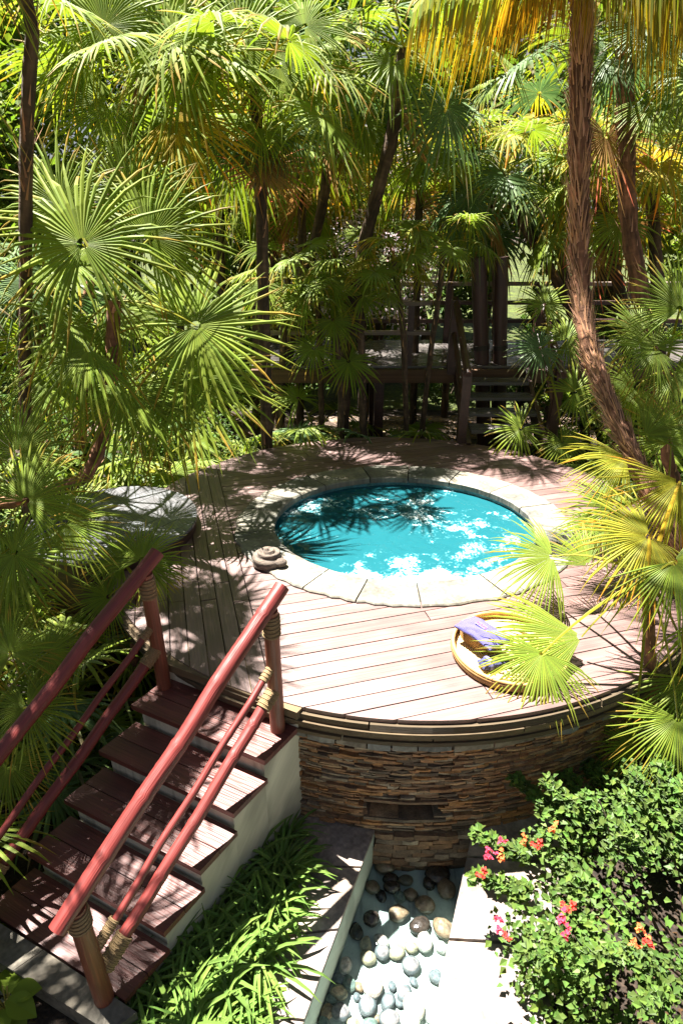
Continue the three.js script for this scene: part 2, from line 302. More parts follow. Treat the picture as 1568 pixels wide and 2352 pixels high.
  // edge boards under the deck: three laminated courses, in single lengths
  const fascia = part(deck, 'fascia', (() => { const g = new GB(); for (let i = 0; i < 96; i++) { const a = ell(i / 96 * 2 * Math.PI, -0.05), b = ell((i + 1) / 96 * 2 * Math.PI, -0.05); g.quad(V(a[0], 1.16, a[1]), V(b[0], 1.16, b[1]), V(b[0], 0.95, b[1]), V(a[0], 0.95, a[1])); } return g.geo(); })(), M.core);
  const arcPiece = (t0, t1, y1, y0, o1, o0, n, depth, ya = 0) => {
    const g = new GB(), L = [];
    for (let i = 0; i <= n; i++) { const t = lerp(t0, t1, i / n); L.push([ell(t, o1), ell(t, o0), ell(t, o1 - depth)]); }
    let s = 0;
    for (let i = 0; i < n; i++) {
      const [a, b, c] = L[i], [d, e, f] = L[i + 1], l = Math.hypot(d[0] - a[0], d[1] - a[1]);
      const u = [[s, 0], [s, 0.2], [s + l, 0.2], [s + l, 0]].map((q) => [q[0] + ya * 3.1, q[1] + ya]);
      g.quad(V(d[0], y1, d[1]), V(e[0], y0, e[1]), V(b[0], y0, b[1]), V(a[0], y1, a[1]), null, null, null, null, u[3], u[2], u[1], u[0]);      // face
      g.quad(V(a[0], y1, a[1]), V(c[0], y1, c[1]), V(f[0], y1, f[1]), V(d[0], y1, d[1]), null, null, null, null, u[0], u[1], u[2], u[3]);      // top
      g.quad(V(b[0], y0, b[1]), V(e[0], y0, e[1]), V(f[0], y0, f[1]), V(c[0], y0, c[1]), null, null, null, null, u[0], u[3], u[2], u[1]);      // under
      s += l;
    }
    for (const [q, w] of [[L[0], 1], [L[n], -1]]) { const [a, b, c] = q; g.quad(V(a[0], y1, a[1]), V(b[0], y0, b[1]), V(c[0], y0, c[1]), V(c[0], y1, c[1])); }
    return g.geo();
  };
  const rows = [[1.164, 1.118, 0.03, 0.034], [1.114, 1.066, 0.046, 0.042], [1.06, 1.022, 0.02, 0.012], [1.018, 0.985, 0.032, 0.026]];
  rows.forEach(([y1, y0, o1, o0], r) => { const m = 11; for (let i = 0; i < m; i++) { const t0 = (i + 0.37 * r) / m * 2 * Math.PI, w = 2 * Math.PI / m; part(fascia, 'edge_board', arcPiece(t0 + 0.002, t0 + w - 0.002, y1, y0, o1 + 0.012 * (hash(i, r, 5) - 0.5), o0 + 0.012 * (hash(i, r, 6) - 0.5), 12, 0.075, hash(i, r)), M.fascia[Math.floor(hash(i, r, 9) * 3)]); } });

  // stone wall: dark core, a grey cap course and thin slate courses, each stone single
  const coreOff = -0.2;
  const wall = part(deck, 'stone_wall', (() => { const g = new GB(); for (let i = 0; i < 120; i++) { const a = ell(i / 120 * 2 * Math.PI, coreOff), b = ell((i + 1) / 120 * 2 * Math.PI, coreOff); g.quad(V(b[0], 1.0, b[1]), V(b[0], -0.45, b[1]), V(a[0], -0.45, a[1]), V(a[0], 1.0, a[1])); } return g.geo(); })(), M.core);
  const stone = (t0, t1, y0, y1, off, mat, name, parent, depth = 0.16, j = 0.006) => {
    const g = new GB(), q = (t, y, o, k) => { const p = ell(t, o + (hash(Math.round(t * 900), Math.round(y * 900), k) - 0.5) * j * 2); return V(p[0], y + (hash(Math.round(t * 990), Math.round(y * 800), k + 3) - 0.5) * j * 0.7, p[1]); };
    const tm = (t0 + t1) / 2, A = [q(t0, y0, off, 1), q(tm, y0, off + 0.004, 2), q(t1, y0, off, 3)], B = [q(t0, y1, off, 4), q(tm, y1, off + 0.004, 5), q(t1, y1, off, 6)];
    const A2 = [q(t0, y0, off - depth, 7), q(t1, y0, off - depth, 8)], B2 = [q(t0, y1, off - depth, 9), q(t1, y1, off - depth, 10)];
    const o = [hash(Math.round(t0 * 999), 1) * 5, hash(Math.round(y0 * 999), 2) * 5], s = (t1 - t0) * 2.8, h = y1 - y0, u = [[0, 0], [s / 2, 0], [s, 0], [0, h], [s / 2, h], [s, h]].map((w) => [w[0] + o[0], w[1] + o[1]]);
    g.quad(B[1], A[1], A[0], B[0], null, null, null, null, u[4], u[1], u[0], u[3]); g.quad(B[2], A[2], A[1], B[1], null, null, null, null, u[5], u[2], u[1], u[4]);
    g.quad(B2[0], B2[1], B[2], B[1]); g.tri(B2[0], B[1], B[0]); g.quad(A2[1], A2[0], A[0], A[1]); g.tri(A2[1], A[1], A[2]);
    g.quad(B2[0], B[0], A[0], A2[0]); g.quad(B[2], B2[1], A2[1], A[2]);
    if (!parent) return g;
    part(parent, name, g.geo(), mat);
  };
  // cap course all the way along the side in view
  seed(5);
  for (let t = rad(-8); t < rad(130);) { const w = rr(0.055, 0.11); stone(t, t + w - 0.004, 0.872 + rr(0, 0.02), 0.984, -0.03 + rr(-0.012, 0.012), M.cap[Math.floor(rnd() * 3)], 'cap_stone', wall, 0.16, 0.008); t += w; }
  const slot = [[0.2, 0.74], [0.165, 0.325]], xAt = (t) => ell(t)[0];
  const inner = []; let count = 0;
  const rowsY = []; for (let y = 0.868; y > -0.02;) { const h = rr(0.016, 0.029); rowsY.push([y - h, y]); y -= h; }
  const all = [];
  for (const [y0, y1] of rowsY) for (let t = rad(2) + rr(0, 0.05); t < rad(126);) {
    const w = rr(0.024, 0.08), a = t, b = t + w - 0.0022; t += w;
    const xm = xAt((a + b) / 2), ym = (y0 + y1) / 2;
    if (xm > slot[0][0] && xm < slot[0][1] && ym > slot[1][0] && ym < slot[1][1]) continue;
    all.push([a, b, y0 + 0.0015, y1 - 0.0015, -0.055 + rr(-0.016, 0.014) + (ym < 0.1 ? 0.02 : 0), Math.floor(rnd() ** 1.2 * 7)]);
  }
  // the stones that face the camera most and stand free of the bush show largest; the rest is one mass
  const near = (s) => Math.abs((s[0] + s[1]) / 2 - rad(86)) - (s[1] - s[0]) * 6;
  all.sort((p, q) => near(p) - near(q));
  all.forEach((s, i) => { if (i < 296) stone(s[0], s[1], s[2], s[3], s[4], M.slate[s[5]], 'slate_stone', wall); else (inner[s[5]] ??= []).push(stone(s[0], s[1], s[2], s[3], s[4])); });
  inner.forEach((list, k) => { const g = new GB(); for (const s of list) { for (const v of s.p) g.p.push(v); for (const v of s.c) g.c.push(v); for (const v of s.u) g.u.push(v); } const m = part(wall, 'slate_stonework', g.geo(), M.slate[k]); m.userData.kind = 'stuff'; });
  // lintel and sill of the spout opening, and the footing that steps into the rill
  stone(Math.acos((0.78 - CX) / DA), Math.acos((0.16 - CX) / DA), 0.326, 0.352, -0.035, M.slate[2], 'lintel', wall, 0.16, 0.002);
  stone(Math.acos((0.78 - CX) / DA), Math.acos((0.16 - CX) / DA), 0.135, 0.163, -0.03, M.slate[4], 'spout_sill', wall, 0.16, 0.002);
  for (let k = 0; k < 8; k++) for (let x = 0.22 + rr(0, 0.05); x < 1.04;) { const w = rr(0.09, 0.2); const x1 = Math.min(x + w, 1.06), y1 = 0.03 - k * 0.05; stone(Math.acos((x1 - CX) / DA), Math.acos((x + 0.005 - CX) / DA), y1 - 0.048, y1, 0.0 + rr(0, 0.02), M.slate[[2, 4, 1, 5, 2, 4][Math.floor(rnd() * 6)]], 'footing_stone', wall, 0.2); x = x1; if (x > 1.03) break; }
}
// pool: coping stones, tiled wall, basin, water
{
  const pool = thing('spa_pool', 'round plunge pool with pale stone coping set in the timber deck', 'pool');
  const basin = part(pool, 'basin', (() => {
    const g = new GB(), n = 72, R = [[0, 1.15], [-0.0, 1.0], [-0.02, 0.75], [-0.35, 0.72], [-0.38, 0.42], [-0.6, 0.36], [-1.165, 0.34]];
    for (let i = 0; i < n; i++) for (let k = 1; k < R.length - 1; k++) { const t0 = i / n * 2 * Math.PI, t1 = (i + 1) / n * 2 * Math.PI, q = (t, r) => { const p = ell(t, r[0], PA, PB, PX, PZ); return V(p[0], r[1], p[1]); }; g.quad(q(t0, R[k]), q(t1, R[k]), q(t1, R[k + 1]), q(t0, R[k + 1])); }
    return g.geo();
  })(), M.basin);
  part(pool, 'waterline_tile', (() => { const g = new GB(), n = 72; for (let i = 0; i < n; i++) { const a = ell(i / n * 2 * Math.PI, 0, PA, PB, PX, PZ), b = ell((i + 1) / n * 2 * Math.PI, 0, PA, PB, PX, PZ); g.quad(V(a[0], 1.17, a[1]), V(b[0], 1.17, b[1]), V(b[0], 1.0, b[1]), V(a[0], 1.0, a[1]), null, null, null, null, [i * 0.1, 0], [i * 0.1 + 0.1, 0], [i * 0.1 + 0.1, 0.17], [i * 0.1, 0.17]); } return g.geo(); })(), M.tile);
  seed(12);
  const n = 17; let t = 0.1; const ws = []; for (let i = 0; i < n; i++) ws.push(rr(0.8, 1.25)); const sum = ws.reduce((a, b) => a + b);
  for (let i = 0; i < n; i++) {
    const w = ws[i] / sum * 2 * Math.PI, pts = [], m = 7;
    for (let k = 0; k <= m; k++) pts.push(ell(lerp(t + 0.004, t + w - 0.004, k / m), 0.38 + 0.035 * (hash(i, k, 2) - 0.5), PA, PB - 0.03, PX, PZ));
    for (let k = m; k >= 0; k--) pts.push(ell(lerp(t + 0.004, t + w - 0.004, k / m), -0.03 + 0.008 * (hash(i, k, 3) - 0.5), PA, PB, PX, PZ));
    // ring segment: strip of quads, so that the curved outline stays clean
    const g = new GB(), y1 = 1.226 + 0.004 * (rnd() - 0.5), y0 = 1.155, c = 0.012, off = [rnd() * 5, rnd() * 5], u = (p) => [p.x + off[0], p.z + off[1]];
    for (let k = 0; k < m; k++) {
      const O0 = pts[k], O1 = pts[k + 1], I0 = pts[2 * m + 1 - k], I1 = pts[2 * m - k], mixp = (A, B, f) => [lerp(A[0], B[0], f), lerp(A[1], B[1], f)];
      const q = (p, y) => V(p[0], y, p[1]);
      const o0 = mixp(O0, I0, 0.03), o1 = mixp(O1, I1, 0.03), i0 = mixp(O0, I0, 0.95), i1 = mixp(O1, I1, 0.95);
      const Q = (a, b, cc, d) => g.quad(a, b, cc, d, null, null, null, null, u(a), u(b), u(cc), u(d));
      Q(q(o0, y1), q(o1, y1), q(i1, y1), q(i0, y1)); Q(q(O0, y1 - c), q(O1, y1 - c), q(o1, y1), q(o0, y1)); Q(q(O0, y0), q(O1, y0), q(O1, y1 - c), q(O0, y1 - c));
      Q(q(i0, y1), q(i1, y1), q(I1, y1 - c), q(I0, y1 - c)); Q(q(I0, y1 - c), q(I1, y1 - c), q(I1, y0), q(I0, y0));
    }
    for (const k of [0, m]) { const O = pts[k], I = pts[2 * m + 1 - k]; g.quad(V(O[0], y1 - c, O[1]), V(I[0], y1 - c, I[1]), V(I[0], y0, I[1]), V(O[0], y0, O[1])); }
    part(pool, 'coping_stone', g.geo(), M.coping[i % 3]);
    t += w;
  }
  // bubbling water: real ripples, patches of foam (aerated water) that do not let light through
  const foamAt = (x, y) => { const a = fbm(x * 1.7 + 3, y * 2.3, 1e6, 1e6, 4, 51), b = fbm(x * 9, y * 11, 1e6, 1e6, 3, 52), c = vnoise(x * 60, y * 60, 1e6, 1e6, 53); return smooth(0.52, 0.74, a * 0.66 + b * 0.34 + 0.16 * (c - 0.5) + 0.08 * smooth(1.9, 2.6, y)); };
  const S = 1024;
  const T_water = tex(S, S, (u, v) => { const x = u * 3, y = v * 3, f = foamAt(x, y), g = vnoise(x * 80, y * 80, 1e6, 1e6, 57); const k = clamp(f * (0.3 + 1.3 * g), 0, 1); return [lerp(0.16, 0.97, k), lerp(0.46, 0.98, k), lerp(0.505, 0.98, k)]; }, true);
  const T_clear = tex(S, S, (u, v) => { const x = u * 3, y = v * 3, f = foamAt(x, y), g = vnoise(x * 80, y * 80, 1e6, 1e6, 57); return grey(1 - clamp(0.42 + f * (0.25 + 0.7 * g), 0, 0.97)); });
  const g = new THREE.BufferGeometry(), P = [], U = [], I = [], rings = 60, sides = 150;
  for (let i = 0; i <= rings; i++) for (let j = 0; j <= sides; j++) {
    const r = i / rings, a = j / sides * 2 * Math.PI, x = r * PA * Math.cos(a), z = r * PB * Math.sin(a);
    const h = 0.030 * (fbm((x + 9) * 3.2, (z + 9) * 3.8, 1e6, 1e6, 4, 61) - 0.5) + 0.016 * (fbm((x + 5) * 13, (z + 5) * 15, 1e6, 1e6, 2, 63) - 0.5);
    P.push(PX + x, WATER + h * (1 - 0.6 * smooth(0.85, 1, r)), PZ + z); U.push((x + 1.5) / 3, (z + 1.5) / 3);
  }
  for (let i = 0; i < rings; i++) for (let j = 0; j < sides; j++) { const a = i * (sides + 1) + j, b = a + sides + 1; I.push(a, a + 1, b, b, a + 1, b + 1); }
  g.setAttribute('position', new THREE.Float32BufferAttribute(P, 3)); g.setAttribute('uv', new THREE.Float32BufferAttribute(U, 2)); g.setIndex(I); g.computeVertexNormals();
  struct('pool_water', g, phys([1, 1, 1], { map: T_water, transmission: 1, transmissionMap: T_clear, thickness: 0, ior: 1.33, roughness: 0.08 }));
}
// carved stone ornament on the coping
{
  const c = onY(616, 1292, 1.225), o = thing('stone_ornament', 'small carved stone shell with spiral ridges lying on the pool coping', 'ornament', undefined, c);
  const mat = std([0.20, 0.16, 0.13], { map: scaled(T_stone, 3, 3), bumpMap: scaled(T_stoneB, 3, 3), bumpScale: 0.006, roughness: 0.85 });
  const g = new THREE.SphereGeometry(0.15, 40, 20, 0, Math.PI * 2, 0, Math.PI * 0.62), p = g.attributes.position;
  for (let i = 0; i < p.count; i++) { const x = p.getX(i), y = p.getY(i), z = p.getZ(i), a = Math.atan2(z, x), r = Math.hypot(x, z); const w = 1 + 0.09 * Math.sin(r * 120 + a * 1.0 + 1) - 0.03; p.setXYZ(i, x * w, Math.max(0.0, (y * 0.72 + 0.03)) * (1 + 0.1 * Math.sin(r * 120 + a + 1)), z * w * 0.9); }
  g.computeVertexNormals();
  part(o, 'shell', g, mat);
  const h = new THREE.SphereGeometry(0.05, 14, 10); h.scale(1.2, 0.8, 1); h.translate(0.10, 0.045, 0.11); part(o, 'lip', h, mat);
  o.rotation.y = 0.3;
}

// ------------------------------------------------------------------ the stair up to the deck
const SU = [-0.5724, 0.82], SV = [-0.899, -0.438], STEP = [-0.178, -0.18, 0.255], P1 = [-0.50, -2.86];
const stepAt = (n) => [P1[0] + STEP[0] * (n - 1), P1[1] + STEP[2] * (n - 1)];
const off2 = (p, u, v) => [p[0] + SU[0] * u + SV[0] * v, p[1] + SU[1] * u + SV[1] * v];
{
  const st = thing('garden_stair', 'short cream rendered stair with red brown timber treads climbing to the deck', 'stair');
  const SW = 1.14;
  for (let n = 1; n <= 5; n++) {
    const p = stepAt(n), y = DECK - 0.18 * n, back = n === 1 ? -0.55 : -0.336;
    // masonry under the tread: the visible riser face stands back from the nosing
    part(st, 'masonry_step', prism([off2(p, back - 0.02, 0.05), off2(p, -0.045, 0.05), off2(p, -0.045, SW - 0.04), off2(p, back - 0.02, SW - 0.04)], y - 0.046, n === 5 ? -0.02 : -0.01, Math.atan2(SV[1], SV[0])), M.render);
    const halves = n === 1 ? [[-0.40, -0.165], [-0.159, 0]] : [[-0.325, -0.165], [-0.159, 0]];
    const tread = new THREE.Group(); tread.name = 'tread'; st.add(tread);
    halves.forEach(([a, b], i) => part(tread, 'tread_board', prism([off2(p, a, 0), off2(p, b, 0), off2(p, b, SW), off2(p, a, SW)], y, y - 0.045, Math.atan2(SV[1], SV[0]), [n * 1.3 + i, n * 0.7]), M.tread[(n + i) % 3]));
  }
  // threshold beam and the riser under the deck edge
  const q = (u, v) => off2(P1, u, v);
  part(st, 'threshold', prism([q(-0.315, -0.02), q(-0.315, SW + 0.02), q(-0.62, SW + 0.02), q(-0.62, -0.02)], 1.192, 1.125, Math.atan2(SV[1], SV[0])), M.fascia[1]);
  part(st, 'riser', prism([q(-0.345, 0.0), q(-0.345, SW), q(-0.62, SW), q(-0.62, 0.0)], 1.122, 0.99, Math.atan2(SV[1], SV[0])), M.render);
  // kerb at the foot
  const k = stepAt(5), kerb = thing('kerb', 'weathered grey concrete kerb along the foot of the stair', 'kerb');
  part(kerb, 'kerb_block', prism([off2(k, 0.012, -0.10), off2(k, 0.012, 0.62), off2(k, 0.17, 0.66), off2(k, 0.15, -0.06)], 0.295, -0.02), M.concrete);
  part(kerb, 'kerb_block', prism([off2(k, 0.012, 0.628), off2(k, 0.03, 1.5), off2(k, 0.2, 1.5), off2(k, 0.17, 0.668)], 0.29, -0.02), M.concrete);
  const bed = struct('planting_bed', prism([off2(k, 0.155, -0.6), off2(k, 0.155, 2.0), off2(k, 1.6, 2.0), off2(k, 1.6, -0.6)], 0.14, -0.05), M.soil);
  // gravel at the kerb
  seed(77);
  const gg = new GB();
  for (let i = 0; i < 420; i++) { const p = off2(k, rr(0.2, 0.42), rr(0.55, 1.2) ), r = rr(0.006, 0.016), c = rr(0.25, 0.9), ph = rr(0, 6), y = 0.14 + r * 0.4, col = [c, c, c * 1.03]; const top = V(p[0], y + r * 0.6, p[1]); for (let s = 0; s < 5; s++) { const a = ph + s * 1.2566, b = ph + (s + 1) * 1.2566; gg.tri(top, V(p[0] + Math.cos(b) * r, y - r * 0.4, p[1] + Math.sin(b) * r), V(p[0] + Math.cos(a) * r, y - r * 0.4, p[1] + Math.sin(a) * r), col); } }
  const gr = part(scene, 'gravel', gg.geo(), std([0.4, 0.39, 0.38], { vertexColors: true })); gr.userData.kind = 'stuff'; tag(gr, 'loose grey gravel lying beside the kerb', 'gravel');
}
// bamboo style handrails
function coils(a, b, r, rope = 0.009) {      // rope wound round a bar
  const L = a.distanceTo(b), n = Math.max(3, Math.round(L / (rope * 1.7))), out = [], q = new THREE.Quaternion().setFromUnitVectors(V(0, 0, 1), b.clone().sub(a).normalize());
  for (let i = 0; i < n; i++) { const g = new THREE.TorusGeometry(r + rope * 0.5 + 0.003 * Math.sin(i * 2.1), rope, 5, 16); g.applyQuaternion(q); const c = a.clone().lerp(b, (i + 0.5) / n); g.translate(c.x, c.y, c.z); out.push(g); }
  return mergeGeometries(out);
}
function handrail(label, base, kEnd) {
  const h = thing('handrail', label, 'handrail');
  const at = (k, y) => V(base.x + STEP[0] * k, y + STEP[1] * k, base.z + STEP[2] * k);
  const mk = (name, k0, k1, y, r, mat = M.rail) => {      // a barked pole: slightly crooked, with knots
    const pts = []; for (let i = 0; i <= 6; i++) { const k = lerp(k0, k1, i / 6), q = at(k, y); q.x += (hash(i, Math.round(y * 100), 4) - 0.5) * 0.016; q.y += (hash(i, Math.round(y * 100), 5) - 0.5) * 0.016; pts.push(q); }
    const kn = [0.13, 0.31, 0.52, 0.68, 0.86].map((t, i) => t + (hash(i, Math.round(y * 90), 2) - 0.5) * 0.1);
    const g = tube(pts, (t) => r * (1.03 - 0.06 * t) * (1 + 0.07 * Math.max(...kn.map((c) => Math.exp(-(((t - c) / 0.006) ** 2))))), 0, 90, 16, 0.012, Math.round(y * 10));
    const uv = g.attributes.uv; for (let i = 0; i < uv.count; i++) uv.setXY(i, uv.getY(i), uv.getX(i));
    const caps = [[pts[0], pts[1], 1.03], [pts[6], pts[5], 0.97]].map(([a, c, f]) => bar(a.clone(), a.clone().addScaledVector(c.clone().sub(a).normalize(), 0.004), r * f * 0.985, r * f * 0.985, 16));
    const m = part(h, name, g, mat); caps.forEach((q) => part(m, 'end_grain', q, mat)); return m;
  };
  const side = (y, k) => at(k, y);
  mk('top_rail', -0.42, kEnd + 0.5, 2.06, 0.048); mk('middle_rail', -0.1, kEnd + 0.05, 1.60, 0.023); mk('lower_rail', -0.1, kEnd + 0.02, 1.39, 0.039);
  const low = 1.02 - 0.18 * 4.86, top2 = 2.06 - 0.18 * 5.0;
  const A0 = V(base.x, 1.015, base.z), A1 = V(base.x, 2.02, base.z);
  part(h, 'post', bar(A0, A1, 0.052, 0.048, 16), M.railPost);
  const k2 = 5.0, b2 = at(k2, 0);
  const B0 = V(b2.x, 0.29, b2.z), B1 = V(b2.x, 2.06 - 0.18 * k2 - 0.03, b2.z);
  part(h, 'post', bar(B0, B1, 0.054, 0.05, 16), M.railPost);
  part(h, 'rope_lashing', coils(V(base.x, 1.83, base.z), V(base.x, 1.99, base.z), 0.049, 0.006), M.rope);
  part(h, 'rope_lashing', coils(at(0.04, 1.60), at(0.36, 1.60), 0.024, 0.005), M.rope);
  part(h, 'rope_lashing', coils(at(0.04, 1.39), at(0.42, 1.39), 0.042, 0.006), M.rope);
  part(h, 'rope_lashing', coils(V(b2.x, B1.y - 0.15, b2.z), V(b2.x, B1.y - 0.02, b2.z), 0.051, 0.006), M.rope);
  part(h, 'rope_lashing', coils(at(kEnd - 0.4, 1.60), at(kEnd + 0.02, 1.60), 0.024, 0.005), M.rope);
  part(h, 'rope_lashing', coils(at(kEnd - 0.5, 1.39), at(kEnd - 0.0, 1.39), 0.042, 0.006), M.rope);
}
handrail('red timber handrail lashed with rope on the pool side of the stair', V(-0.44, 0, -3.13), 4.85);
handrail('red timber handrail lashed with rope beside the palm fronds', V(-1.33, 0, -3.55), 4.85);

// ------------------------------------------------------------------ tray, towels
{
  const c = V(1.27, DECK + 0.003, -3.71), R = 0.42;
  const tr = thing('wicker_tray', 'round woven wicker tray with raised rim on the sunlit deck', 'tray', undefined, c);
  const paint = (g, base) => { const n = g.attributes.position.count, a = new Float32Array(n * 3); for (let i = 0; i < n; i++) { const k = base * (0.7 + 0.6 * hash(Math.round(g.attributes.position.getX(i) * 60), Math.round(g.attributes.position.getZ(i) * 60), 3)); a.set([k, k * 0.95, k * 0.85], i * 3); } g.setAttribute('color', new THREE.BufferAttribute(a, 3)); return g; };
  const base = []; for (let i = 0; i < 22; i++) { const g = new THREE.TorusGeometry(0.012 + i * 0.0185, 0.0105, 5, 48); g.rotateX(Math.PI / 2); g.translate(0, 0.012, 0); base.push(paint(g, 1.25)); }
  part(tr, 'woven_base', mergeGeometries(base), std([0.50, 0.40, 0.22], { vertexColors: true, roughness: 0.8 }));
  const rim = []; for (let i = 0; i < 4; i++) { const g = new THREE.TorusGeometry(R + 0.006 * Math.sin(i), 0.014, 6, 72); g.rotateX(Math.PI / 2); g.translate(0, 0.016 + i * 0.019, 0); rim.push(paint(g, i === 3 ? 1.2 : 0.7)); }
  part(tr, 'woven_rim', mergeGeometries(rim), M.wicker);
  // soft towel: a rounded slab, sagging at the ends
  const cloth = (rgb) => std(rgb, { roughness: 1, bumpMap: scaled(T_stoneB, 6, 6), bumpScale: 0.006 });
  const roll = (w, h, d, sag, sd) => { const g = new THREE.BoxGeometry(w, h, d, 16, 6, 12), p = g.attributes.position; for (let i = 0; i < p.count; i++) { let x = p.getX(i) / w * 2, y = p.getY(i) / h * 2, z = p.getZ(i) / d * 2; const r = 0.32; const k = (v, a, b) => v * (1 - r * 0.5 * (a * a * b * b)); let X = k(x, y, 1) * (1 - 0.05 * y * y), Yy = y * (1 - 0.35 * Math.abs(z) ** 4) * (1 - 0.1 * Math.abs(x) ** 6), Z = z * (1 - 0.3 * Math.abs(y) ** 3); const nn = fbm(x * 2 + sd, z * 2 + y, 1e6, 1e6, 3, sd) - 0.5; p.setXYZ(i, X * w / 2, Yy * h / 2 + nn * 0.03 - sag * x * x, Z * d / 2 + nn * 0.012); } g.computeVertexNormals(); return g; };
  const place = (g, px, py, y, ry) => { const q = onY(px, py, y); g.position.copy(q); g.rotation.y = ry; };
  const bx = thing('wicker_box', 'small brown wicker box under the blue towel on the tray', 'box'); place(bx, 1098, 1474, DECK + 0.02, -0.95);
  const coilsB = []; for (let i = 0; i < 6; i++) { const w = 0.13, g = new THREE.TorusGeometry(w, 0.011, 5, 28); g.rotateX(Math.PI / 2); g.scale(1.25, 1, 0.72); g.translate(0, 0.012 + i * 0.018, 0); coilsB.push(paint(g, 0.6)); }
  part(bx, 'box_side', mergeGeometries(coilsB), M.wicker);
  const lid = new THREE.CylinderGeometry(0.135, 0.135, 0.014, 28); lid.scale(1.2, 1, 0.7); lid.translate(0, 0.118, 0); part(bx, 'box_lid', paint(lid, 0.6), M.wicker);
  const tw = thing('folded_towel', 'lavender blue folded towel with a red printed mark on the tray', 'towel'); place(tw, 1106, 1450, DECK + 0.185, -0.95);
  part(tw, 'towel_body', roll(0.37, 0.09, 0.21, 0.02, 3), cloth([0.105, 0.095, 0.30]));
  const T_mark = tex(128, 64, (u, v) => { const s = Math.abs(((u * 5) % 1) - 0.5) < 0.32 && Math.abs(v - 0.5 - 0.12 * Math.sin(u * 18)) < 0.2; return s ? [0.85, 0.2, 0.3] : [0.37, 0.355, 0.6]; }, true);
  const mk = new THREE.PlaneGeometry(0.10, 0.045); mk.rotateX(-Math.PI / 2); mk.translate(-0.01, 0.051, 0.0); part(tw, 'printed_mark', mk, std([0.9, 0.9, 0.9], { map: T_mark, roughness: 1 }));
  const t2 = thing('rolled_towel', 'small dark blue rolled towel half hidden under a palm frond on the tray', 'towel'); place(t2, 1132, 1520, DECK + 0.065, 0.35);
  part(t2, 'towel_body', roll(0.22, 0.075, 0.10, 0.0, 8), cloth([0.07, 0.075, 0.2])); part(t2, 'towel_band', (() => { const g = new THREE.TorusGeometry(0.045, 0.012, 6, 20); g.rotateY(Math.PI / 2); g.scale(1.5, 0.86, 1.1); g.translate(-0.04, 0, 0); return g; })(), cloth([0.16, 0.16, 0.36]));
}

// ------------------------------------------------------------------ blue grey side platform
{
  const pl = thing('side_platform', 'low curved platform of glossy slate grey boards beside the deck', 'platform');
  const cx = -2.34, cz = -5.62, R = 0.84, top = 1.34, e = [Math.cos(0.9), -Math.sin(0.9)], n = [Math.sin(0.9), Math.cos(0.9)];
  part(pl, 'platform_base', (() => { const g = new THREE.CylinderGeometry(R - 0.02, R - 0.02, top - 0.03, 64); g.translate(cx, (top - 0.03) / 2, cz); return g; })(), M.darkWood);
  for (let k = -8; k < 8; k++) {
    const s0 = k * 0.165 + 0.003, s1 = (k + 1) * 0.165 - 0.003; if (Math.max(Math.abs(s0), Math.abs(s1)) > R) continue;
    const pts = [], m = 5, h = (s) => Math.sqrt(Math.max(0, R * R - s * s));
    for (let i = 0; i <= m; i++) { const s = lerp(s0, s1, i / m); pts.push([cx + e[0] * h(s) + n[0] * s, cz + e[1] * h(s) + n[1] * s]); }
    for (let i = m; i >= 0; i--) { const s = lerp(s0, s1, i / m); pts.push([cx - e[0] * h(s) + n[0] * s, cz - e[1] * h(s) + n[1] * s]); }
    part(pl, 'platform_board', prism(pts, top + 0.003 * (hash(k, 2) - 0.5), top - 0.03, 0.9, [hash(k, 5) * 5, hash(k, 6) * 5]), M.greyWood[((k % 3) + 3) % 3]);
  }
}

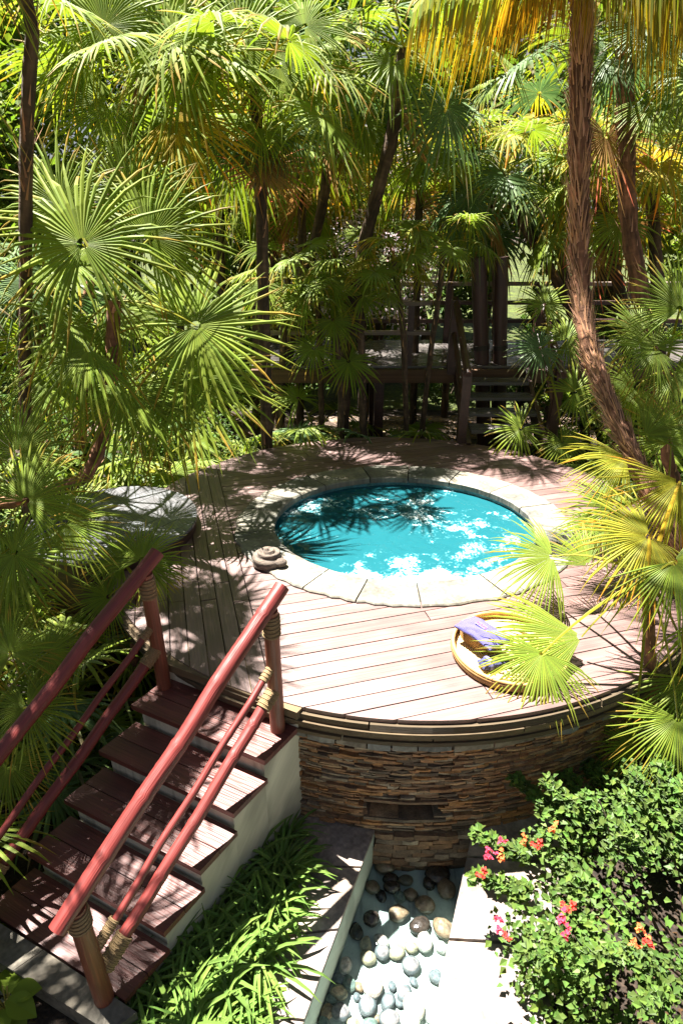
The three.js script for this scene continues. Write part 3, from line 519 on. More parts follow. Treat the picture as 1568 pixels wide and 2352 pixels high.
// ------------------------------------------------------------------ raised walkway behind the deck, with steps
{
  const wk = thing('raised_walkway', 'raised boardwalk of dark glossy timber with railings behind the deck', 'walkway');
  const WY = 1.95, z0 = -9.62, z1 = -11.6;
  for (let i = 0; i < 12; i++) { const a = lerp(z0, z1, i / 12), b = lerp(z0, z1, (i + 1) / 12) + 0.008; part(wk, 'walkway_board', prism([[-1.4, a - 0.0], [7.5, a - 0.02], [7.5, b - 0.02], [-1.4, b]], WY + 0.003 * hash(i, 2), WY - 0.035, 0, [hash(i, 1) * 5, hash(i, 7) * 5]), M.walkWood[i % 3]); }
  part(wk, 'edge_beam', box(8.9, 0.2, 0.09, 3.05, WY - 0.14, z0 + 0.05), M.beam);
  part(wk, 'edge_beam', box(8.9, 0.2, 0.09, 3.05, WY - 0.14, z1 - 0.03), M.beam);
  for (const x of [-1.2, 0.6, 3.4, 5.2, 7.2]) for (const z of [z0 - 0.1, z1 + 0.1]) part(wk, 'support_post', box(0.15, WY - 0.05, 0.15, x, (WY - 0.05) / 2 - 0.01, z), M.darkWood);
  const rl = thing('walkway_railing', 'timber railing along the far side of the raised walkway', 'railing');
  for (const x of [-1.3, 0.3, 1.9, 3.5, 5.1, 6.7]) part(rl, 'rail_post', box(0.09, 1.02, 0.09, x, WY + 0.5, z1 + 0.07), M.darkWood);
  for (const [y, m] of [[WY + 0.98, M.sunlitRail], [WY + 0.66, M.darkWood], [WY + 0.34, M.darkWood]]) part(rl, 'rail', box(8.6, 0.06, 0.11, 2.9, y, z1 + 0.0), m);
  const rl2 = thing('walkway_railing', 'timber railing with sunlight coloured into its rails on the pool side of the raised walkway', 'railing');
  for (const x of [-1.3, -0.1, 1.05]) part(rl2, 'rail_post', box(0.09, 0.94, 0.09, x, WY + 0.46, z0 - 0.06), M.darkWood);
  for (const [y, m] of [[WY + 0.93, M.sunlitRail], [WY + 0.5, M.sunlitRail]]) part(rl2, 'rail', box(2.7, 0.055, 0.11, 0.0, y, z0 - 0.06), m);
  // two tall pillars at the head of the steps
  for (const [px, px2, w] of [[1106, 1098, 0.115], [1147, 1150, 0.105]]) {
    const a = atZ(px, 850, -9.8), t = atZ(px2, 590, -9.8), foot = a.clone().add(a.clone().sub(t).multiplyScalar((a.y + 0.02) / (t.y - a.y)));
    const g = thing('timber_pillar', px < 1120 ? 'thicker dark timber pillar at the head of the walkway steps' : 'thinner dark timber pillar at the head of the walkway steps', 'pillar', 'twin pillars at the walkway steps', foot);
    part(g, 'shaft', bar(V(0, 0, 0), t.clone().sub(foot), w * 1.05, w, 10), M.darkWood);
    const m = t.clone().sub(foot).multiplyScalar(0.62), m2 = t.clone().sub(foot).multiplyScalar(0.64); part(g, 'iron_collar', bar(m, m2, w + 0.012, w + 0.012, 14), std([0.04, 0.035, 0.03], { roughness: 0.5, metalness: 0.6 }));
  }
  // steps
  const ss = thing('walkway_steps', 'open dark timber steps rising from the deck to the walkway', 'steps');
  const xa = 1.78, xb = 2.86, n = 4;
  for (let i = 0; i < n; i++) { const y = DECK + 0.15 * (i + 1), z = -8.42 - 0.29 * i; part(ss, 'step_tread', box(xb - xa - 0.1, 0.05, 0.29, (xa + xb) / 2, y, z), M.walkWood[0]); }
  for (const x of [xa, xb]) part(ss, 'stringer', box(0.06, 0.22, 1.62, x, 1.5, -8.92, 0, rad(27)), M.darkWood);
  const hr = thing('step_handrail', 'dark sloping timber handrail with newel posts on the walkway steps', 'handrail');
  for (const x of [xa - 0.09, xb + 0.09]) {
    part(hr, 'newel_post', box(0.12, 1.05, 0.12, x, DECK + 0.5, -8.28), M.darkWood);
    part(hr, 'newel_post', box(0.12, 1.1, 0.12, x, WY + 0.45, -9.55), M.darkWood);
    part(hr, 'sloping_rail', bar(V(x, 2.18, -8.2), V(x, 2.95, -9.6), 0.05), M.darkWood);
    part(hr, 'sloping_rail', bar(V(x, 1.75, -8.28), V(x, 2.52, -9.6), 0.04), M.darkWood);
  }
}

// ------------------------------------------------------------------ pebbles in the rill
{
  seed(88);
  const geos = [0, 1, 2, 3, 4].map((s) => { const g = new THREE.IcosahedronGeometry(1, 3), p = g.attributes.position; const ax = rr(0.85, 1.2), az = rr(0.8, 1.05); for (let i = 0; i < p.count; i++) { const x = p.getX(i), y = p.getY(i), z = p.getZ(i), k = 1 + 0.16 * (fbm(x * 1.3 + s * 7 + 20, z * 1.3 + y + 20, 1e6, 1e6, 2, s) - 0.5) * 2 - 0.05 * Math.abs(x * z); p.setXYZ(i, x * k * ax, y * k * 0.62, z * k * az); } g.computeVertexNormals(); return g; });
  const pm = (rgb, r = 0.6) => std(rgb, { map: scaled(T_stone, 2, 2), roughness: r });
  const kinds = {
    cream: [pm([0.50, 0.42, 0.28]), 'smooth cream pebble lying on the pale floor of the rill', 'cream pebbles in the rill'],
    grey: [pm([0.20, 0.21, 0.225]), 'smooth blue grey pebble lying on the pale floor of the rill', 'blue grey pebbles in the rill'],
    green: [pm([0.22, 0.27, 0.23]), 'smooth greenish pebble by the wall of the rill', 'greenish pebbles in the rill'],
    white: [pm([0.55, 0.53, 0.49]), 'smooth white pebble lying on the pale floor of the rill', 'white pebbles in the rill'],
    tan: [pm([0.42, 0.26, 0.15]), 'smooth tan pebble in the rill', 'tan pebbles in the rill'],
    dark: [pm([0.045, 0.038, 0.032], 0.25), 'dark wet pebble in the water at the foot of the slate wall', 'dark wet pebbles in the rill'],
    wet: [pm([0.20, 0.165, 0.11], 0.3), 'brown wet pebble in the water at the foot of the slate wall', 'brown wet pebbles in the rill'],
  };
  // [zoomed picture x, y, size, kind] on the crop that starts at 649, 1960 with 0.3124 units a pixel
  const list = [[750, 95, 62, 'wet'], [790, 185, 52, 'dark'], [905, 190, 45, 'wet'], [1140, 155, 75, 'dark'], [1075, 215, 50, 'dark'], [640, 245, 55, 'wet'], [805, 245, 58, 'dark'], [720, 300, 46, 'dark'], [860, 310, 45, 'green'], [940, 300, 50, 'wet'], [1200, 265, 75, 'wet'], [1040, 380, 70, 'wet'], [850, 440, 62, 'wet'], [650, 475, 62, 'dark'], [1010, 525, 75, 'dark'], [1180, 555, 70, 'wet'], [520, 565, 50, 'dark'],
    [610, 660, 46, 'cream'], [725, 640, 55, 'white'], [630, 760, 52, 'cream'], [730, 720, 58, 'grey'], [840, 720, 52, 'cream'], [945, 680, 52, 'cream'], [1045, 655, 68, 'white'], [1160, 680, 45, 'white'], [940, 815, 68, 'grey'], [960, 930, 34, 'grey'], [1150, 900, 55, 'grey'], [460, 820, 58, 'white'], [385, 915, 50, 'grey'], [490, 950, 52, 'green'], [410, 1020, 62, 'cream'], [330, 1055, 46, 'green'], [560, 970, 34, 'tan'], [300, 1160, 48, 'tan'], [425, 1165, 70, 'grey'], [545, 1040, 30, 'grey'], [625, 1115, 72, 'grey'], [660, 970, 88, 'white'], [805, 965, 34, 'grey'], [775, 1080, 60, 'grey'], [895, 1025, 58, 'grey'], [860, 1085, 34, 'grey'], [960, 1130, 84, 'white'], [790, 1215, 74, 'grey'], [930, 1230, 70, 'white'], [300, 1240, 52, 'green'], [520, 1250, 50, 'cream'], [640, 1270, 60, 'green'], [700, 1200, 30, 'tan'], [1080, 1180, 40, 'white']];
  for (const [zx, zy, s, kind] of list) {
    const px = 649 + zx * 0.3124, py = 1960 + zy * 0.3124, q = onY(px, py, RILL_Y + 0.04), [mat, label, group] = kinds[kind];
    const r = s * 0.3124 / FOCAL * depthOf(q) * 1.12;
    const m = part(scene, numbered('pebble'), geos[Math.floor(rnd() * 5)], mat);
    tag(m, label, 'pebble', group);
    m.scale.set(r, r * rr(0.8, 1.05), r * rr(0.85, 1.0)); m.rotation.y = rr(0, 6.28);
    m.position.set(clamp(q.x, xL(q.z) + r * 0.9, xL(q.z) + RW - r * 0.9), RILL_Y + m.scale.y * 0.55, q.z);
  }
}

// ------------------------------------------------------------------ fan palm fronds
// blade: folded segments joined near the stalk, free and drooping towards the tips
function blade(g, o, m, n, R, op = {}) {
  const { segs = 36, span = rad(300), split = 0.32, droop = 0.5, fold = 0.55, cup = 0.12, tips = 1, sd = 1, dry = 0 } = op;
  const side = new THREE.Vector3().crossVectors(m, n).normalize(), w = span / segs / 2;
  const pt = (a, r, lift, free, off) => {
    const v = o.clone().addScaledVector(side, Math.sin(a) * r + Math.cos(a) * off).addScaledVector(m, Math.cos(a) * r - Math.sin(a) * off).addScaledVector(n, lift - cup * R * (r / R) ** 2 * (0.4 + 0.6 * Math.sin(a) ** 2));
    v.y -= droop * free * free * R;
    return v;
  };
  for (let i = 0; i < segs; i++) {
    const a = -span / 2 + span * (i + 0.5) / segs + (hash(i, sd, 1) - 0.5) * w * 0.5, L = R * (0.80 + 0.2 * Math.cos(a * 0.55)) * (0.9 + 0.17 * hash(i, sd, 2)) * (hash(i, sd, 12) > 0.95 ? 0.62 : 1), stray = (hash(i, sd, 13) - 0.5) * 0.24, swing = (hash(i, sd, 14) - 0.5) * 0.16, rs = L * split * (0.9 + 0.2 * hash(i, sd, 3));
    const kt = 0.8 + 0.4 * hash(i, sd, 4), c = [kt * (0.95 + 0.2 * hash(i, sd, 5)), kt, kt], brown = hash(i, sd, 6) > 0.72 ? 1 : 0, ct = brown ? [c[0] * 2.1, c[1] * 0.95, c[2] * 1.6] : [c[0] * lerp(1, 1.45, hash(i, sd, 8)), c[1] * 1.08, c[2] * 0.9];
    const dk = 1 + (hash(i, sd, 7) - 0.5) * 1.2, hw = rs * Math.tan(w);
    // fused part: from the stalk to the split
    const r0 = R * 0.05;
    const A0 = pt(a - w, r0, 0, 0, 0), M0 = pt(a, r0, fold * r0 * w, 0, 0), B0 = pt(a + w, r0, 0, 0, 0);
    const A1 = pt(a - w, rs, 0, 0, 0), M1 = pt(a, rs, fold * rs * w * 1.3, 0, 0), B1 = pt(a + w, rs, 0, 0, 0);
    g.quad(A0, A1, M1, M0, c); g.quad(M0, M1, B1, B0, c);
    // free part
    let pA = A1, pM = M1, pB = B1, pc = c;
    const steps = [[0.36, 0.95], [0.72, 0.6], [1, 0]];
    for (const [f, wd] of steps) {
      const r = lerp(rs, L, f), fr = f * (1 - split) * dk, q = hw * wd;
      const cc = f > 0.5 ? ct : c;
      const ab = a + swing * f * f, lift = stray * (r - rs), Mx = pt(ab, r, fold * hw * wd * 0.9 + lift, fr, 0);
      if (wd > 0) { const Ax = pt(ab, r, lift, fr, -q), Bx = pt(ab, r, lift, fr, q); g.quad(pA, Ax, Mx, pM, pc, cc, cc, pc); g.quad(pM, Mx, Bx, pB, pc, cc, cc, pc); pA = Ax; pB = Bx; pM = Mx; pc = cc; }
      else { g.tri(pA, Mx, pM, pc, cc, pc); g.tri(pM, Mx, pB, pc, cc, pc); }
    }
  }
}
function stalk(g, a, b, c, r0, r1, col) {      // curved stalk through a, b, c
  const curve = new THREE.QuadraticBezierCurve3(a, b, c), n = 7, up = V(0.01, 1, 0.02);
  let last = null;
  for (let i = 0; i <= n; i++) {
    const t = i / n, p = curve.getPoint(t), d = curve.getTangent(t), s = new THREE.Vector3().crossVectors(d, up).normalize(), u = new THREE.Vector3().crossVectors(s, d).normalize(), r = lerp(r0, r1, t);
    const ring = [p.clone().addScaledVector(s, r), p.clone().addScaledVector(u, r * 0.55), p.clone().addScaledVector(s, -r), p.clone().addScaledVector(u, -r * 0.7)];
    if (last) for (let k = 0; k < 4; k++) { const j = (k + 1) % 4; g.quad(last[k], ring[k], ring[j], last[j], col); }
    last = ring;
  }
}
// shared frond shapes: crown centre at the origin, leaving along +x at a given rise
const STALK_COL = [1.7, 1.15, 0.8];
const frondCache = new Map();
function frondShape(elev, v, segs = 40) {
  const key = elev + ':' + v + ':' + segs; if (frondCache.has(key)) return frondCache.get(key);
  const g = new GB(), e = rad(elev), Lp = 0.85 + 0.25 * hash(v, elev + 90, 1), sagA = 0.28 + 0.2 * hash(v, elev + 90, 2);
  const a = V(0, 0, 0), b = V(Math.cos(e) * Lp * 0.55, Math.sin(e) * Lp * 0.55, 0), c = V(Math.cos(e - sagA) * Lp, Math.sin(e - sagA) * Lp, 0);
  stalk(g, a, b, c, 0.022, 0.011, STALK_COL);
  const de = e - sagA * 1.9 - 0.15, m = V(Math.cos(de), Math.sin(de), 0), roll = (hash(v, elev + 90, 3) - 0.5) * 0.9;
  const n = V(-Math.sin(de), Math.cos(de), 0).applyAxisAngle(m, roll);
  blade(g, c, m, n, 0.82, { segs, sd: v * 13 + elev + 100, droop: 0.35 + 0.45 * hash(v, elev + 90, 4), cup: 0.1 + 0.12 * hash(v, elev + 90, 5), span: rad(270 + 50 * hash(v, elev + 90, 6)), split: 0.32 + 0.1 * hash(v, elev + 90, 7) });
  const geo = g.geo(); frondCache.set(key, geo); return geo;
}
const ELEVS = [78, 58, 38, 18, 0, -20, -42];
function addCrown(palm, at, N, size, mats, op = {}) {
  const { lo = -42, hi = 78, az0 = rr(0, 6.28), segs = 40, dry = 0, dryMat = LEAF.dry, skip = null } = op;
  for (let i = 0; i < N; i++) {
    const f = (i + 0.5) / N, want = lerp(hi, lo, f ** 0.9) + rr(-8, 8), el = ELEVS.reduce((p, q) => Math.abs(q - want) < Math.abs(p - want) ? q : p);
    const az = az0 + i * 2.39996 + rr(-0.2, 0.2); if (skip && skip(az, el)) { continue; }
    const m = part(palm, 'frond', frondShape(el, Math.floor(rnd() * 3), segs), mats[Math.floor(rnd() * mats.length)]);
    m.position.copy(at); m.rotation.set(0, az, 0); m.rotateX(rr(-0.15, 0.15)); m.scale.setScalar(size * rr(0.85, 1.1));
  }
  for (let i = 0; i < dry; i++) { const m = part(palm, 'dead_frond', frondShape(-42, i % 3, segs), dryMat); m.position.copy(at).add(V(0, -0.12, 0)); m.rotation.set(0, rr(0, 6.28), 0); m.rotateZ(rad(rr(-40, -25))); m.scale.setScalar(size * rr(0.7, 0.9)); }
}
// single frond whose stalk runs from the crown to a blade of its own size and bearing
function heroFrond(palm, crown, hx, hy, z, ang, rpx, op = {}) {
  const { mat = LEAF.green, tilt = 38, yaw = 0, span = 300, segs = Math.round(18 + span / 7.5), droop = 0.34, split = 0.36, cup = 0.12 } = op;
  const h = atZ(hx, hy, z), R = rpx / FOCAL * depthOf(h), t = rad(tilt), g = new GB();
  const X = V(Math.cos(rad(yaw)), 0, -Math.sin(rad(yaw))), n = V(Math.sin(rad(yaw)) * Math.cos(t), Math.sin(t), Math.cos(rad(yaw)) * Math.cos(t)), up = new THREE.Vector3().crossVectors(n, X).normalize();
  const m = X.clone().multiplyScalar(Math.cos(rad(ang))).addScaledVector(up, Math.sin(rad(ang))).normalize();
  const c = palm.worldToLocal(h.clone()), a = crown.clone(), mid = a.clone().lerp(c, 0.5); mid.y += 0.18 * a.distanceTo(c);
  stalk(g, a, mid, c, 0.018, 0.009, STALK_COL);
  blade(g, c, m, n, R, { segs, span: rad(span), droop, split, cup, sd: Math.round(hx * 7 + hy) });
  part(palm, 'frond', g.geo(), mat);
}
function fibreCoat(palm, pts, r0, r1, count, len) {      // old leaf bases and fibres on a trunk
  const curve = new THREE.CatmullRomCurve3(pts), g = new GB();
  for (let i = 0; i < count; i++) {
    const t = rnd(), p = curve.getPointAt(t), d = curve.getTangentAt(t), r = (typeof r0 === 'function' ? r0(t) : lerp(r0, r1, t)) * 0.95, a = rr(0, 6.28);
    let s = new THREE.Vector3().crossVectors(d, V(0.3, 0.1, 1)).normalize(); const b = new THREE.Vector3().crossVectors(d, s); const nn = s.clone().multiplyScalar(Math.cos(a)).addScaledVector(b, Math.sin(a)), tg = new THREE.Vector3().crossVectors(d, nn);
    const w = rr(0.004, 0.014), l = len * rr(0.5, 1.3), k = rr(0.45, 1.5), c = [k, k * 0.95, k * rr(0.7, 1)], q = p.clone().addScaledVector(nn, r);
    const e = q.clone().addScaledVector(d, l).addScaledVector(nn, l * rr(0.05, 0.38)).addScaledVector(tg, l * rr(-0.25, 0.25)); e.y -= l * rr(0, 0.2);
    g.tri(q.clone().addScaledVector(tg, w), q.clone().addScaledVector(tg, -w), e, c);
  }
  const m = part(palm, 'trunk_fibre', g.geo(), M.fibre); m.userData.kind = 'stuff';
}
// palm: base group at the foot of the trunk; px path is turned into points at depth z
function palm(name, label, group, z, path, r0, r1, op = {}) {
  const pts = path.map(([px, py, dz = 0]) => atZ(px, py, z + dz));
  const last = pts[pts.length - 1];
  if (op.toGround !== false && last.y > 0.02) { const p2 = pts[pts.length - 2], dx = clamp((last.x - p2.x) / Math.max(0.2, p2.y - last.y), -0.5, 0.5); pts.push(V(last.x + dx * last.y * 0.8, -0.03, last.z)); }
  pts.reverse();
  const foot = pts[0].clone(), P = thing(name, label, 'palm tree', group, foot), loc = pts.map((p) => p.clone().sub(foot));
  P.updateMatrixWorld(true);
  part(P, 'trunk', tube(loc, r0, r1, op.seg ?? 26, 9, op.bump ?? 0.09, Math.round(z * 10)), op.mat ?? M.trunkDark);
  if (op.fibres) fibreCoat(P, loc, r0, r1, op.fibres, op.fibreLen ?? 0.2);
  P.userData.crown = undefined; delete P.userData.crown;
  return [P, loc[loc.length - 1]];
}

// ------------------------------------------------------------------ the palms
seed(101);
{ // bent palm on the left, over the side platform
  const [P, c] = palm('fan_palm', 'bright fan palm with a sharply bent trunk leaning over the side platform', undefined, -5.9, [[262, 690], [260, 800], [250, 930], [224, 1042], [190, 1098], [110, 1132], [0, 1158], [-150, 1185], [-250, 1300]], 0.075, 0.06, { mat: M.trunk, fibres: 420, fibreLen: 0.16, bump: 0.14, seg: 44 });
  const F = (hx, hy, dz, ang, r, o) => heroFrond(P, c, hx, hy, -5.9 + dz, ang, r, o);
  F(190, 560, 0.1, 96, 275, { mat: LEAF.green, span: 330, tilt: 28, segs: 52 });
  F(345, 545, -0.2, 38, 215, { mat: LEAF.green, span: 250, tilt: 20 });
  F(450, 748, 0.0, 12, 238, { mat: LEAF.green, span: 335, tilt: 42, segs: 50, droop: 0.2 });
  F(428, 862, 0.1, -24, 235, { mat: LEAF.green, span: 240, tilt: 50 });
  F(205, 800, 0.25, -128, 235, { mat: LEAF.green, span: 190, tilt: 56, droop: 0.5 });
  F(290, 890, 0.25, -84, 225, { mat: LEAF.green, span: 210, tilt: 48, droop: 0.4 });
  F(375, 895, 0.0, -62, 215, { mat: LEAF.green, span: 150, tilt: 44, droop: 0.35 });
  F(70, 650, -0.2, 195, 175, { mat: LEAF.blue, span: 260, tilt: 40 });
  F(140, 470, -0.4, 140, 190, { mat: LEAF.green, span: 240, tilt: 20 });
  F(300, 470, -0.6, 70, 190, { mat: LEAF.green, span: 260, tilt: 12 });
  F(300, 720, -0.3, -20, 180, { mat: LEAF.green, span: 260, tilt: 60 });
  F(120, 880, -0.3, -150, 170, { mat: LEAF.green, span: 260, tilt: 50 });
}
{ // low palms beside the stair
  const [P, c] = palm('fan_palm', 'low fan palm with yellow green fronds beside the outer handrail', undefined, -3.9, [[-60, 1330], [-70, 1420]], 0.07, 0.06, { mat: M.trunk, fibres: 120 });
  const F = (hx, hy, dz, ang, r, o) => heroFrond(P, c, hx, hy, -3.9 + dz, ang, r, o);
  F(35, 1272, 0, -20, 175, { mat: LEAF.green, span: 320, tilt: 50, segs: 48 });
  F(60, 1150, -0.2, 60, 170, { mat: LEAF.green, span: 250, tilt: 40 });
  F(-10, 1400, 0.1, -60, 160, { mat: LEAF.green, span: 230, tilt: 48 });
  F(150, 1200, -0.5, 10, 150, { mat: LEAF.green, span: 300, tilt: 50 });
  F(40, 1040, -0.7, 80, 170, { mat: LEAF.green, span: 280, tilt: 40 });
  F(20, 1330, -0.3, 200, 170, { mat: LEAF.green });
  const [Q, d] = palm('fan_palm', 'young fan palm pushing green fronds through the outer handrail', undefined, -2.95, [[-30, 1660], [-45, 1720]], 0.05, 0.045, { mat: M.trunk });
  const G = (hx, hy, dz, ang, r, o) => heroFrond(Q, d, hx, hy, -2.95 + dz, ang, r, o);
  G(62, 1625, 0.05, -70, 140, { mat: LEAF.green, span: 335, tilt: 46, droop: 0.45 });
  G(25, 1500, -0.1, 100, 120, { mat: LEAF.green, span: 300, tilt: 40 });
  G(20, 1755, 0.1, -75, 125, { mat: LEAF.green, span: 260, tilt: 50 });
  G(110, 1500, -0.35, 20, 100, { mat: LEAF.green, span: 280, tilt: 50 });
  const [S, e] = palm('fan_palm', 'small fan palm tucked behind the upper end of the outer handrail', undefined, -4.45, [[312, 1330], [310, 1380]], 0.04, 0.035, { mat: M.trunk });
  const H = (hx, hy, dz, ang, r, o) => heroFrond(S, e, hx, hy, -4.45 + dz, ang, r, o);
  H(325, 1285, 0, 60, 120, { mat: LEAF.green, span: 300, tilt: 55 });
  H(280, 1290, -0.1, 150, 110, { mat: LEAF.green, span: 280, tilt: 50 });
  H(345, 1310, 0.05, -10, 90, { mat: LEAF.green, span: 240, tilt: 58 });
  H(250, 1370, 0.1, 210, 110, { mat: LEAF.green, span: 280, tilt: 50 });
}
{ // tall palms, upper left
  const [P, c] = palm('fan_palm', 'tall golden green fan palm behind the bent palm', undefined, -8.0, [[330, 190], [270, 420], [205, 700], [185, 980]], 0.09, 0.075, { mat: M.trunk, fibres: 160 });
  const F = (hx, hy, dz, ang, r, o) => heroFrond(P, c, hx, hy, -8.0 + dz, ang, r, o);
  F(420, 130, 0.2, -8, 235, { mat: LEAF.green, span: 320, tilt: 25, segs: 52 }); F(380, 110, 0.1, 70, 190, { mat: LEAF.green, span: 300, tilt: 20 });
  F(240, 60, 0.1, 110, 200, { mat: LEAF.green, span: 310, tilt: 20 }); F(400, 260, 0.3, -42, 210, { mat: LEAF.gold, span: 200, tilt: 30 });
  F(250, 240, 0.2, -120, 190, { mat: LEAF.green, span: 260, tilt: 30 }); F(330, 330, 0.1, -75, 180, { mat: LEAF.green, span: 230, tilt: 35 }); F(190, 150, 0, 180, 190, { mat: LEAF.green, span: 280, tilt: 25 });
  addCrown(P, c, 9, 0.95, [LEAF.green, LEAF.green], { hi: 70, lo: 20 });
  const [Q, d] = palm('fan_palm', 'tall fan palm with pale sunlit fronds above the grove', undefined, -8.2, [[585, 200], [598, 420], [604, 650], [612, 980]], 0.085, 0.07, { fibres: 90 });
  const G = (hx, hy, dz, ang, r, o) => heroFrond(Q, d, hx, hy, -8.2 + dz, ang, r, o);
  G(555, 95, 0.1, 60, 190, { mat: LEAF.green, span: 320, tilt: 25 }); G(640, 150, 0.2, -15, 170, { mat: LEAF.green, span: 280, tilt: 30 }); G(700, 60, 0, 50, 150, { mat: LEAF.green, span: 280 });
  G(600, 290, 0.2, -90, 130, { mat: LEAF.green, span: 240, tilt: 40 }); G(530, 320, 0.1, -120, 140, { mat: LEAF.blue, span: 240, tilt: 40 }); G(660, 290, 0, -60, 130, { mat: LEAF.blue, span: 220 });
  addCrown(Q, d, 8, 0.95, [LEAF.green, LEAF.green, LEAF.green], { hi: 70, lo: -20, dry: 2 });
  const [R, e] = palm('fan_palm', 'tall shaggy fan palm with a straight trunk rising at the picture margin', undefined, -5.9, [[-500, -375, 0.85], [-80, -190, 0.5], [66, 0, 0.1], [66, 200], [62, 330], [60, 620], [60, 980]], 0.06, 0.05, { fibres: 160 });
  R.userData.label = 'tall shaggy fan palm with a straight trunk behind the bent palm';
  addCrown(R, e, 20, 0.88, [LEAF.green, LEAF.green, LEAF.green], { lo: -12 });
  const [U, f] = palm('fan_palm', 'fan palm with a brown fibrous trunk and blue green fronds behind the bent palm', undefined, -6.6, [[85, 640], [80, 780], [78, 940]], 0.11, 0.1, { mat: M.trunk, fibres: 160 });
  addCrown(U, f, 12, 0.9, [LEAF.blue, LEAF.green], { hi: 60 });
}
{ // big shaggy palm on the right with a feather frond
  const path = [[1336, -150], [1336, 0], [1332, 200], [1330, 420], [1330, 620, 0.1], [1346, 770, 0.4], [1392, 910, 0.9], [1450, 1040, 1.35], [1510, 1170, 1.75], [1570, 1310, 2.0]];
  const [P, c] = palm('shaggy_palm', 'large palm with a thick shaggy brown trunk curving beside the pool', undefined, -6.5, path, (t) => lerp(0.072, 0.092, smooth(0.3, 0.9, t)), 0, { mat: M.trunk, fibres: 2600, fibreLen: 0.24, bump: 0.1, seg: 90 });
  P.userData.category = 'palm tree';
  const feather = (pts, len, mats, sd) => {
    const w = pts.map(([px, py, dz]) => P.worldToLocal(atZ(px, py, -6.5 + dz))), curve = new THREE.CatmullRomCurve3(w), g = [new GB(), new GB()];
    const N = 100;
    for (let i = 4; i < N; i++) for (const s of [-1, 1]) {
      const t = i / N, p = curve.getPointAt(t), d = curve.getTangentAt(t), lat = new THREE.Vector3().crossVectors(d, Y).normalize().multiplyScalar(s), L = len * (0.55 + 0.6 * Math.sin(Math.PI * Math.min(1, t * 1.05 + 0.08))) * (0.8 + 0.4 * hash(i, s + 2, sd));
      const gb = g[hash(i, s + 5, sd) > 0.4 ? 0 : 1], k = 0.75 + 0.5 * hash(i, s + 3, sd), col = [k, k, k], tip = [k * 1.5, k * 0.9, k * 0.8], ww = 0.0085;
      const jx = (hash(i, s, sd + 4) - 0.5) * 0.2;
      let q = p.clone(), a = q.clone().addScaledVector(d, ww * 0.4), b = q.clone().addScaledVector(d, -ww * 0.4), pc = col;
      for (let n = 1; n <= 4; n++) {
        const f = n / 4, out = lat.clone().multiplyScalar(L * (0.32 * Math.sin(f * 1.5))).addScaledVector(d, L * f * (0.22 + jx)); const q2 = p.clone().add(out); q2.y -= L * (0.92 * f * f * 0.6 + 0.4 * f);
        const wd = ww * [0, 1.2, 1.2, 0.8, 0.1][n], a2 = q2.clone().addScaledVector(d, wd), b2 = q2.clone().addScaledVector(d, -wd), mid = q2.clone().addScaledVector(lat, wd * 0.5), c2 = n > 2 ? tip : col;
        gb.quad(a, a2, b2, b, pc, c2, c2, pc); a = a2; b = b2; pc = c2;
      }
    }
    const fr = part(P, 'feather_frond', tube(w, 0.022, 0.006, 20, 6), LEAF.branchStalk);
    part(fr, 'leaflet_row', g[0].geo(), mats[0]); part(fr, 'leaflet_row', g[1].geo(), mats[1]);
  };
  LEAF.branchStalk = std([0.35, 0.30, 0.06], { roughness: 0.6 });
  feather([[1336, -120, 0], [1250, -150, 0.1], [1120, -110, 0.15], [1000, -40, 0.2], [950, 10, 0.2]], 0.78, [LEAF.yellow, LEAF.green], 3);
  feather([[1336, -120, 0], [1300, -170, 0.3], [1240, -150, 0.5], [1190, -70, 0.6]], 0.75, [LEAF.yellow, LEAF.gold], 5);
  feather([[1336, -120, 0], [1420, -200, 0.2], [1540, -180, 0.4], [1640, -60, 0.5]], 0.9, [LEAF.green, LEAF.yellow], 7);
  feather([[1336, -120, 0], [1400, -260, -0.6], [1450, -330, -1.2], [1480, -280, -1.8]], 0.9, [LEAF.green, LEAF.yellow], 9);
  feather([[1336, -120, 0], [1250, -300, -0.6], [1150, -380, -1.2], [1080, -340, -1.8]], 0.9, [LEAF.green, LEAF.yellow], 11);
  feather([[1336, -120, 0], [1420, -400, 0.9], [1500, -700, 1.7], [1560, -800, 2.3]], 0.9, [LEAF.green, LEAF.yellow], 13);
  feather([[1336, -120, 0], [1300, -400, 0.9], [1240, -760, 1.7], [1200, -900, 2.2]], 0.9, [LEAF.green, LEAF.yellow], 15);
}
